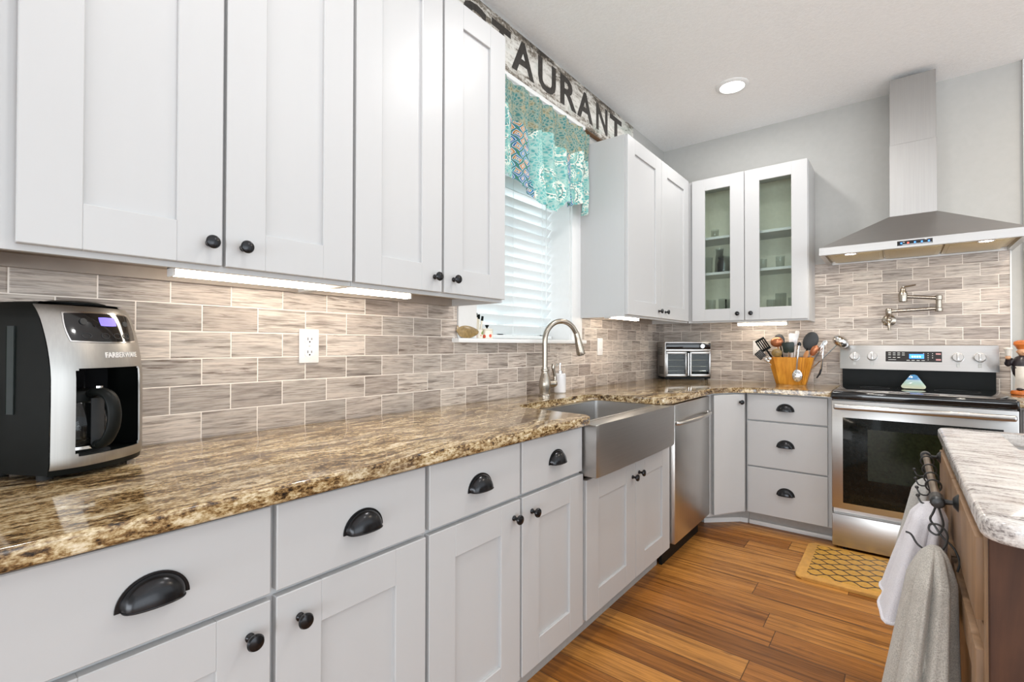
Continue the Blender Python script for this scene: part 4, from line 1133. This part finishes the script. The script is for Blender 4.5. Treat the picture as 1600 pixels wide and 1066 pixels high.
# control panel
def panel(s0, s1, z0, z1, off, nu=14, nv=6, r=0.18):
    def f(u, v):
        uu, vv = 2*u-1, 2*v-1
        k = 1.0
        # rounded-rectangle squash
        uu2 = uu*math.sqrt(1-.10*vv*vv); vv2 = vv*math.sqrt(1-.16*uu*uu)
        return fpt((s0+s1)/2+uu2*(s1-s0)/2, (z0+z1)/2+vv2*(z1-z0)/2, off)
    return MB().grid(f, nu, nv)
panel(-.74, .80, .272, .338, .0036).build('panel_rim', 'chrome', cm)
cpn = panel(-.72, .78, .275, .335, .0045).build('control_panel', 'gloss', cm)
panel(-.10, .28, .308, .327, .0052, 4, 2).build('display', 'violet', cpn)
for s_ in (-.42, -.05, .22, .46):
    q = MB(); q.tube([fpt(s_+.085*cos(a_), .287+.0055*sin(a_), .005) for a_ in [2*pi*i/20 for i in range(20)]], .0006, 6, False, True); q.build('button', 'charcoal', cpn)
MB().lathe([(.007, 0), (.007, .002), (0, .0021)], fpt(-.42, .316, .0045), (0, -1, .2), 20).build('button', 'charcoal', cpn)
MB().lathe([(.006, 0), (.006, .002), (0, .0021)], fpt(.52, .314, .0045), (0, -1, .2), 20).build('button', 'charcoal', cpn)
# raised maker's lettering on the fascia
me = text_mesh('FARBERWARE', .016, .0006, .0002); b2 = MB(); b2.bm.from_mesh(me); bpy.data.meshes.remove(me)
xs = [v.co.x for v in b2.bm.verts]; x0, x1 = min(xs), max(xs)
for v in b2.bm.verts:
    s_ = -.12+(v.co.x-x0)/(x1-x0)*.84; p = fpt(s_, .241+v.co.y*1.0, .0030+v.co.z*1.5); v.co = p
b2.build('lettering', 'plate', cm)
# hot plate and side level gauge, feet, power lead
MB().lathe([(.055, .037), (.055, .041), (.050, .042), (0, .042)], (-.012, -.036, 0), n=32).build('hot_plate', 'charcoal', cm)
MB().box(-HWC-.003, -HWC+.002, .004, .024, .13, .305, .003, 2).build('water_gauge', 'glass', cm)
MB().box(-HWC-.0012, -HWC+.002, .006, .022, .13, .305).build('gauge_back', 'charcoal', cm)
for fx, fy in ((-.078, -.042), (.078, -.042), (-.065, .085), (.065, .085)):
    MB().cyl((fx, fy, 0), (fx, fy, .014), .013, n=16).build('foot', 'rubber', cm)
# carafe
cf = thing('coffee_carafe', 'glass coffee carafe with black handle inside the coffee machine', 'carafe', (0, 0, 0), KA-R(9))
cf.location = Vector((KX, KY, CT+.0425)) + Matrix.Rotation(KA, 3, 'Z') @ Vector((-.024, -.036, 0))
b = MB(); pr_ = [(.046, 0), (.056, .006), (.062, .030), (.064, .060), (.060, .085), (.048, .108), (.045, .118)]
b.lathe(pr_+[(r_-.002, max(h, .003)) for r_, h in reversed(pr_)], n=36); b.build('glass_jug', 'jarglass', cf)
MB().lathe([(.0655, .012), (.0655, .018), (.0625, .018), (.0625, .012)], n=36, cap=False).build('lower_band', 'chrome', cf)
MB().lathe([(.047, .105), (.050, .108), (.051, .122), (.048, .128), (.046, .130), (0, .131)], n=36).build('lid', 'black', cf)
hp = smooth_path([(.006, -.048, .122), (.010, -.070, .128), (.014, -.094, .118), (.016, -.104, .090), (.016, -.101, .055), (.012, -.086, .026), (.008, -.066, .018)], 6)
b = MB(); n_ = len(hp); prev = None; rr_ = []
for i, p in enumerate(hp):
    t_ = (hp[min(i+1, n_-1)]-hp[max(i-1, 0)]).normalized(); u_ = Vector((1, .15, 0)).normalized(); v_ = t_.cross(u_).normalized()
    wd = .0135*(1 if 2 < i < n_-3 else .8)
    rr_.append([p+u_*wd*cos(2*pi*j/14)+v_*.0095*sin(2*pi*j/14) for j in range(14)])
b.rings(rr_, True, True); b.build('handle', 'black', cf)
MB().lathe([(.007, 0), (.007, .004), (0, .005)], (.009, -.068, .136), (0, 0, 1), 14).build('lid_latch', 'chrome', cf)
MB().grid(lambda u, v: Vector((.010+.024*(u-.5), -.066+.002*abs(u-.5), .020+.095*v)), 4, 6).thicken(.002).build('handle_shield', 'charcoal', cf)
pcd = thing('power_cord', 'thin grey power cord looping behind the coffee machine at the left edge', 'cord', (.0, .0, CT))
MB().tube(smooth_path([(.130, .062, .26), (.168, .088, .205), (.182, .092, .14), (.172, .080, .06), (.160, .066, .004)], 8), .0035, 8).build('cord', 'mark', pcd)

# ================================================================== WINDOW SILL ITEMS
SZ = WZ0-.001
o = MB()
def leaf(u, v):
    a_ = (u-.5)*2; w_ = .034*math.sqrt(max(0, 1-a_*a_))*(1-.35*a_); c_ = (v-.5)*2
    return Vector((.012*(1-c_*c_)*(1-a_*a_)-.004, a_*.074, .034+c_*w_*1.0))
o.grid(leaf, 20, 10).thicken(.003)
o = o.build('spoon_rest', 'shell', None, (.010, 1.735-.06, SZ+.0), None); o.location = (.034, 1.612, SZ+.002); o.rotation_euler = (0, R(-18), 0)
tag(o, 'brown leaf-shaped spoon rest leaning on the window sill', 'spoon rest')
t = thing('spreader_holder', 'small floral pot of black-tipped spreaders on the window sill', 'pot', (-.002, 1.705, SZ))
MB().lathe([(.021, 0), (.023, .003), (.025, .042), (.023, .042), (.021, .006), (0, .005)], n=24).build('pot', 'floral', t)
for i, (ax_, ay_, hh) in enumerate(((-.010, -.018, .120), (-.006, -.006, .124), (.0, .004, .116), (.004, .022, .108))):
    q = MB().tube([(ax_*.4, ay_*.4, .008), (ax_, ay_, hh-.022)], [.0035, .006], 8).build('spreader', 'floral', t)
    MB().tube([(ax_, ay_, hh-.022), (ax_*1.15, ay_*1.2, hh)], [.0062, .0058], 8).build('tip', 'black', q)
t = thing('lidded_jar', 'small floral ceramic jar with black knob on the window sill', 'jar', (.0, 1.766, SZ))
MB().lathe([(.027, 0), (.029, .003), (.029, .040), (.027, .042), (0, .042)], n=28).build('jar', 'floral', t)
l_ = MB().lathe([(.030, .0425), (.030, .046), (.022, .050), (0, .051)], n=28).build('lid', 'floral', t)
MB().lathe([(.005, .050), (.004, .055), (.008, .060), (.010, .065), (.008, .067), (0, .0675)], n=16).build('knob', 'black', l_)

# ================================================================== CEILING LIGHTS
def clight(x, y, label, power, col=(1, .98, .955)):
    t = thing('ceiling_light', label, 'light', (x, y, H), 0, 'recessed ceiling lights')
    MB().lathe([(.098, 0), (.098, -.004), (.090, -.010), (.074, -.012), (.070, -.006), (.068, 0)], n=40, cap=False).build('trim_ring', 'trim', t)
    MB().lathe([(.072, -.007), (.04, -.0085), (0, -.009)], n=40, cap=False).build('lens', 'lens', t)
    area_lamp('lamp', (0, 0, -.014), .13, power, col, parent=t); return t
clight(.750, 3.29, 'lit round recessed ceiling light above the corner', DOWNLIGHT_W)
for lx, ly, k_, c_ in ((1.22, 1.95, 1.7, (1, .98, .955)), (.88, .45, 1.0, (1, .98, .955)), (2.75, 3.05, 1.7, (1, .85, .67)), (2.3, 1.5, .6, (1, .98, .955))):
    area_lamp('downlight', (lx, ly, H-.012), .13, DOWNLIGHT_W*k_, c_)      # the same recessed lamps outside the view

# ================================================================== MAT
mt_ = thing('kitchen_mat', 'tan cushioned floor mat with dark trellis pattern before the range', 'mat', (1.652, 3.088, 0))
mw, md = .492, .265
MB().prism(poly_round([(-mw, -md), (mw, -md), (mw, md), (-mw, md)], [.03]*4), .001, .016, 'xy', .008, 3).build('border', 'matb', mt_)
MB().box(-mw+.045, mw-.045, -md+.052, md-.03, .0155, .0168).build('pattern_field', 'mat', mt_)

# ================================================================== ISLAND
ic = thing('kitchen_island', 'dark wood kitchen island base under the white granite top', 'island', (1.689, 1.085, 0))
IW, IL = 1.10, 1.045
b = MB(); b.box(.014, .030, .0165, IL-.0165, .09, .876).box(IW-.018, IW, .0165, IL-.0165, .09, .876).box(.030, IW-.018, .0165, IL-.0165, .09, .108).box(.05, IW, .05, IL-.05, 0, .0895); b.build('carcass', 'dkwood', ic)
MB().box(.0, IW, 0, .016, .02, .877, .002).build('near_end_panel', 'dkwood', ic)
MB().box(.0, IW, IL-.016, IL, .02, .877, .002).build('far_end_panel', 'brwood', ic)
b = MB().box(.0, .013, .0165, .072, .02, .877, .002).box(.0, .013, IL-.060, IL-.0165, .02, .877, .002).box(.0, .013, .0725, IL-.061, .855, .877, .001).box(.0, .013, .0725, IL-.061, .66, .70, .001)
b.build('face_frame', 'brwood', ic)
for y0, y1 in ((.078, .545), (.553, IL-.066)):
    MB().box(-.010, .011, y0, y1, .705, .850, .003).build('drawer', 'brwood', ic)
    f_ = MB(); f_.box(-.010, .010, y0, y0+.06, .10, .655, .002).box(-.010, .010, y1-.06, y1, .10, .655, .002).box(-.010, .010, y0+.059, y1-.059, .10, .16, .002).box(-.010, .010, y0+.059, y1-.059, .595, .655, .002).box(-.002, .008, y0+.055, y1-.055, .15, .60)
    f_.build('door', 'brwood', ic)
# worktop with a prep sink cut-out
o_pts = poly_round([(1.677, 1.032), (2.86, 1.032), (2.86, 2.155), (1.677, 2.155)], [.045, .045, .012, .045])
hole = poly_round([(1.820, 1.80), (2.20, 1.80), (2.20, 2.105), (1.820, 2.105)], [.012]*4)
b = MB(); zt, zb = CT, CT-.034
def ringv(pts_, z): return [b.bm.verts.new((p[0], p[1], z)) for p in pts_]
rT, rB, hT, hB = ringv(o_pts, zt), ringv(o_pts, zb), ringv(hole, zt), ringv(hole, zb)
for a_, c_ in ((rB, rT), (hT, hB)):
    for i in range(len(a_)): b.bm.faces.new((a_[i], a_[(i+1) % len(a_)], c_[(i+1) % len(a_)], c_[i]))
for o1_, h1_ in ((rT, hT), (rB, hB)):
    es = [b.bm.edges.get((o1_[i], o1_[(i+1) % len(o1_)])) for i in range(len(o1_))]+[b.bm.edges.get((h1_[i], h1_[(i+1) % len(h1_)])) for i in range(len(h1_))]
    bmesh.ops.triangle_fill(b.bm, use_beauty=True, edges=es)
bmesh.ops.recalc_face_normals(b.bm, faces=b.bm.faces[:])
es = [b.bm.edges.get((r_[i], r_[(i+1) % len(r_)])) for r_ in (rT, rB) for i in range(len(r_))]
bmesh.ops.bevel(b.bm, geom=[e_ for e_ in es if e_], offset=.008, segments=3, profile=.5, affect='EDGES')
o = b.build('granite_worktop', 'wgranite'); tag(o, 'pale white and grey granite island top with rounded corner', 'worktop')
ps = thing('prep_sink', 'small steel prep sink set under the pale island top', 'sink', (2.01, 1.952, CT-.0345))
b = MB(); rr2 = []
for s_, z_ in ((1.06, -.0005), (1.03, -.0005), (1.03, -.006), (1.0, -.02), (.95, -.030), (.9, -.031)):
    rr2.append([Vector(((p[0]-2.01)*s_, (p[1]-1.9525)*s_, z_)) for p in hole])
vr = b.rings(rr2[1:], True, False); b.bm.faces.new(vr[-1]); b.build('basin', 'steelbasin', ps)

# towel bar
BX = 1.6435-1.690; 
tb = thing('towel_bar', 'dark iron towel bar with curled posts on the island side', 'towel bar', (1.690, 0, .832))
YN, YF = 1.455, 2.02
MB().tube([(-.046, YN-.012, 0), (-.046, YF+.004, 0)], .0085, 14).build('bar', 'brass', tb)
for yy, nm in ((YN, 1), (YF, 2)):
    pst = MB(); pst.tube(smooth_path([(-.011, yy, 0), (-.030, yy, -.001), (-.046, yy, .0)], 4), [.0055]*4+[.006]*4+[.0085], 12)
    pst.lathe([(.0135, -.014), (.0135, .014)], (-.046, yy, 0), (0, 1, 0), 18)
    pst = pst.build('post', 'iron', tb)
    MB().lathe([(.008, .010), (.011, .009), (.018, .003), (.020, .0)], (-.010, yy, 0), (-1, 0, 0), 20).build('flange', 'iron', pst)
MB().lathe([(.009, 0), (.013, .003), (.0135, .010), (.010, .016), (0, .018)], (-.046, YN-.010, 0), (0, -1, 0), 18).build('end_knob', 'iron', tb)
# hooks
def scroll_hook(y, label, dz=.0, big=False):
    t = thing('towel_hook', label, 'hook', (1.644, y, .832), 0, 'hooks on the island towel bar')
    r = .015
    b = MB()
    ring = [(r*sin(R(a_)), .0015*(a_-150)/150, r*cos(R(a_))) for a_ in range(-150, 215, 15)]
    x_, y_, z_ = ring[-1]
    tail = [(-.006, 0, -.024), (-.002, -.002, -.034), (-.010, -.006, -.046), (-.024, -.008, -.044), (-.030, -.006, -.030)]
    b.tube(smooth_path(ring+tail, 2), .0021, 8); b.build('wire', 'iron', t)
    MB().sphere((-.030, -.006, -.028), .0045).build('ball_tip', 'iron', t)
    return t
h0 = scroll_hook(1.93, 'black wire hook at the far end of the towel bar')
for yy, lb in ((1.80, 'black wire hook second from the far end of the towel bar'), (1.69, 'black wire hook second from the near end of the towel bar'), (1.60, 'black wire hook third along from the near bar post')):
    dup(h0, (1.644, yy, .832), None, lb)
t = thing('towel_hook', 'large black scrolled hook at the near end of the towel bar', 'hook', (1.644, 1.475, .832), 0, 'hooks on the island towel bar')
MB().lathe([(.0125, -.014), (.0135, -.010), (.0135, .010), (.0125, .014), (.0092, .014), (.0092, -.014)], (0, 0, -.001), (0, 1, 0), 24, False).build('collar', 'iron', t)
q = MB()
q.tube(smooth_path([(.0, -.004, -.010), (.006, -.012, -.030), (.010, -.022, -.055), (.000, -.030, -.075), (-.014, -.030, -.068), (-.012, -.030, -.054), (.004, -.034, -.052), (.016, -.040, -.070), (.008, -.050, -.098), (-.012, -.056, -.108), (-.034, -.056, -.098), (-.046, -.054, -.078), (-.056, -.054, -.074)], 5), .0022, 8)
q.tube(smooth_path([(-.0, -.006, -.010), (-.006, -.012, -.030), (-.012, -.020, -.045), (-.004, -.026, -.058), (.008, -.030, -.078), (.026, -.044, -.094), (.034, -.056, -.118), (.030, -.062, -.138)], 5), .0022, 8)
q.build('scroll', 'iron', t)

# towels: gathered at the hook, falling into pleats
def towel(name, label, top, bot_c, rx, ry, zb_, mat, seed, pleats=5, depth=.16, grp='towels on the island bar', skew=0.0, hemtilt=0.0):
    rnd = random.Random(seed); ph = [rnd.random()*6.28 for _ in range(6)]
    T = Vector(top)
    def f(u, v):
        a_ = 2*pi*u
        k = .42*min(1, v/.12)**.5+.58*v
        fo = abs(sin(.5*pleats*a_*2/2+ph[0]+.5*v))
        pl_ = 1+depth*min(1, k*1.3)*(1.5-3.0*(1-fo)**1.6*.9+.45*sin((pleats+2)*a_+ph[1]-v)+.22*sin((2*pleats+3)*a_+ph[2]+2*v))
        cx_, cy_ = T.x+(bot_c[0]-T.x)*v, T.y+(bot_c[1]-T.y)*v
        r0 = .010
        x = cx_+(r0+(rx-r0)*k)*cos(a_)*pl_; y = cy_+(r0+(ry-r0)*k)*sin(a_)*pl_
        zz = T.z+(zb_+hemtilt*cos(a_)+.018*sin(2*a_+ph[3])-T.z)*v-.006*sin(pi*v)*sin(pleats*a_+ph[0])
        zz += .018*(1-v)**3*(0)  # gathered neck
        return Vector((x, y, zz))
    b = MB()
    vr_ = [[b.bm.verts.new(f(i/96, j/40)) for i in range(96)] for j in range(41)]
    for j in range(40):
        for i in range(96): b.bm.faces.new((vr_[j][i], vr_[j][(i+1) % 96], vr_[j+1][(i+1) % 96], vr_[j+1][i]))
    b.bm.faces.new(vr_[0])
    hem_ = [v_.co.copy() for v_ in vr_[-1]]
    b.thicken(.004)
    o = b.build(name, mat, None, angle=70); tag(o, label, 'towel', grp)
    MB().tube(hem_[::2], .0042, 6, False, True).build('hem', mat, o)
    return o
towel('hand_towel', 'grey-beige woven towel nearest the viewer, hanging lowest off the island bar', (1.637, 1.405, .742), (1.590, 1.36), .060, .125, .20, 'towelg', 3, 6, .20)
towel('hand_towel', 'pale lilac-white towel in the middle of the island bar', (1.640, 1.60, .790), (1.596, 1.60), .056, .105, .525, 'towelw', 11, 4, .15)
towel('hand_towel', 'small grey towel furthest along the island bar', (1.638, 1.86, .792), (1.608, 1.86), .044, .095, .54, 'towelc', 5, 4, .10)

# ================================================================== FIGURINE
fg = thing('chef_figurine', 'small figurine in dark coat and white apron on an orange base', 'figurine', (2.118, 3.865, CT))
MB().lathe([(.046, 0), (.050, .004), (.050, .012), (.046, .022), (.030, .026), (0, .027)], n=32).build('base', 'orange', fg)
b = MB()
b.lathe([(.020, .026), (.022, .06), (.026, .090), (.040, .115), (.047, .150), (.043, .185), (.030, .210), (.014, .220), (0, .222)], n=28).build('coat', 'navy', fg)
b = MB(); b.sphere((0, -.004, .240), .024, (1, 1, 1.08)).sphere((0, -.028, .236), .006).sphere((-.022, 0, .240), .005).sphere((.022, 0, .240), .005); b.build('head', 'skin', fg)
MB().lathe([(.024, .255), (.026, .262), (.038, .280), (.036, .296), (.020, .304), (0, .305)], n=24).build('hat', 'orange', fg)
MB().grid(lambda u, v: Vector((.034*(2*u-1), -.047*math.sqrt(max(.02, 1-.62*(2*u-1)**2))-.002+(.020*(1-min(1, v*2.2))), .035+.125*v)), 16, 10).thicken(.002).build('apron', 'cream', fg)
b = MB().tube(smooth_path([(-.036, 0, .195), (-.060, -.012, .170), (-.062, -.03, .195)], 5), [.014]*8+[.011]*3, 12); b.build('sleeve', 'navy', fg)
MB().sphere((-.062, -.032, .208), .0125).build('hand', 'skin', fg)
MB().lathe([(.010, 0), (.012, .004), (.014, .028), (.020, .040), (.018, .046), (0, .047)], (-.062, -.034, .216), n=16).build('cup', 'cream', fg)
b = MB().tube(smooth_path([(.036, 0, .195), (.058, -.018, .165), (.035, -.042, .150)], 5), [.014]*8+[.011]*3, 12); b.build('sleeve', 'navy', fg)
for s_ in (-1, 1): MB().sphere((s_*.016, -.018, .032), .014, (.9, 1.5, .6)).build('shoe', 'navy', fg)
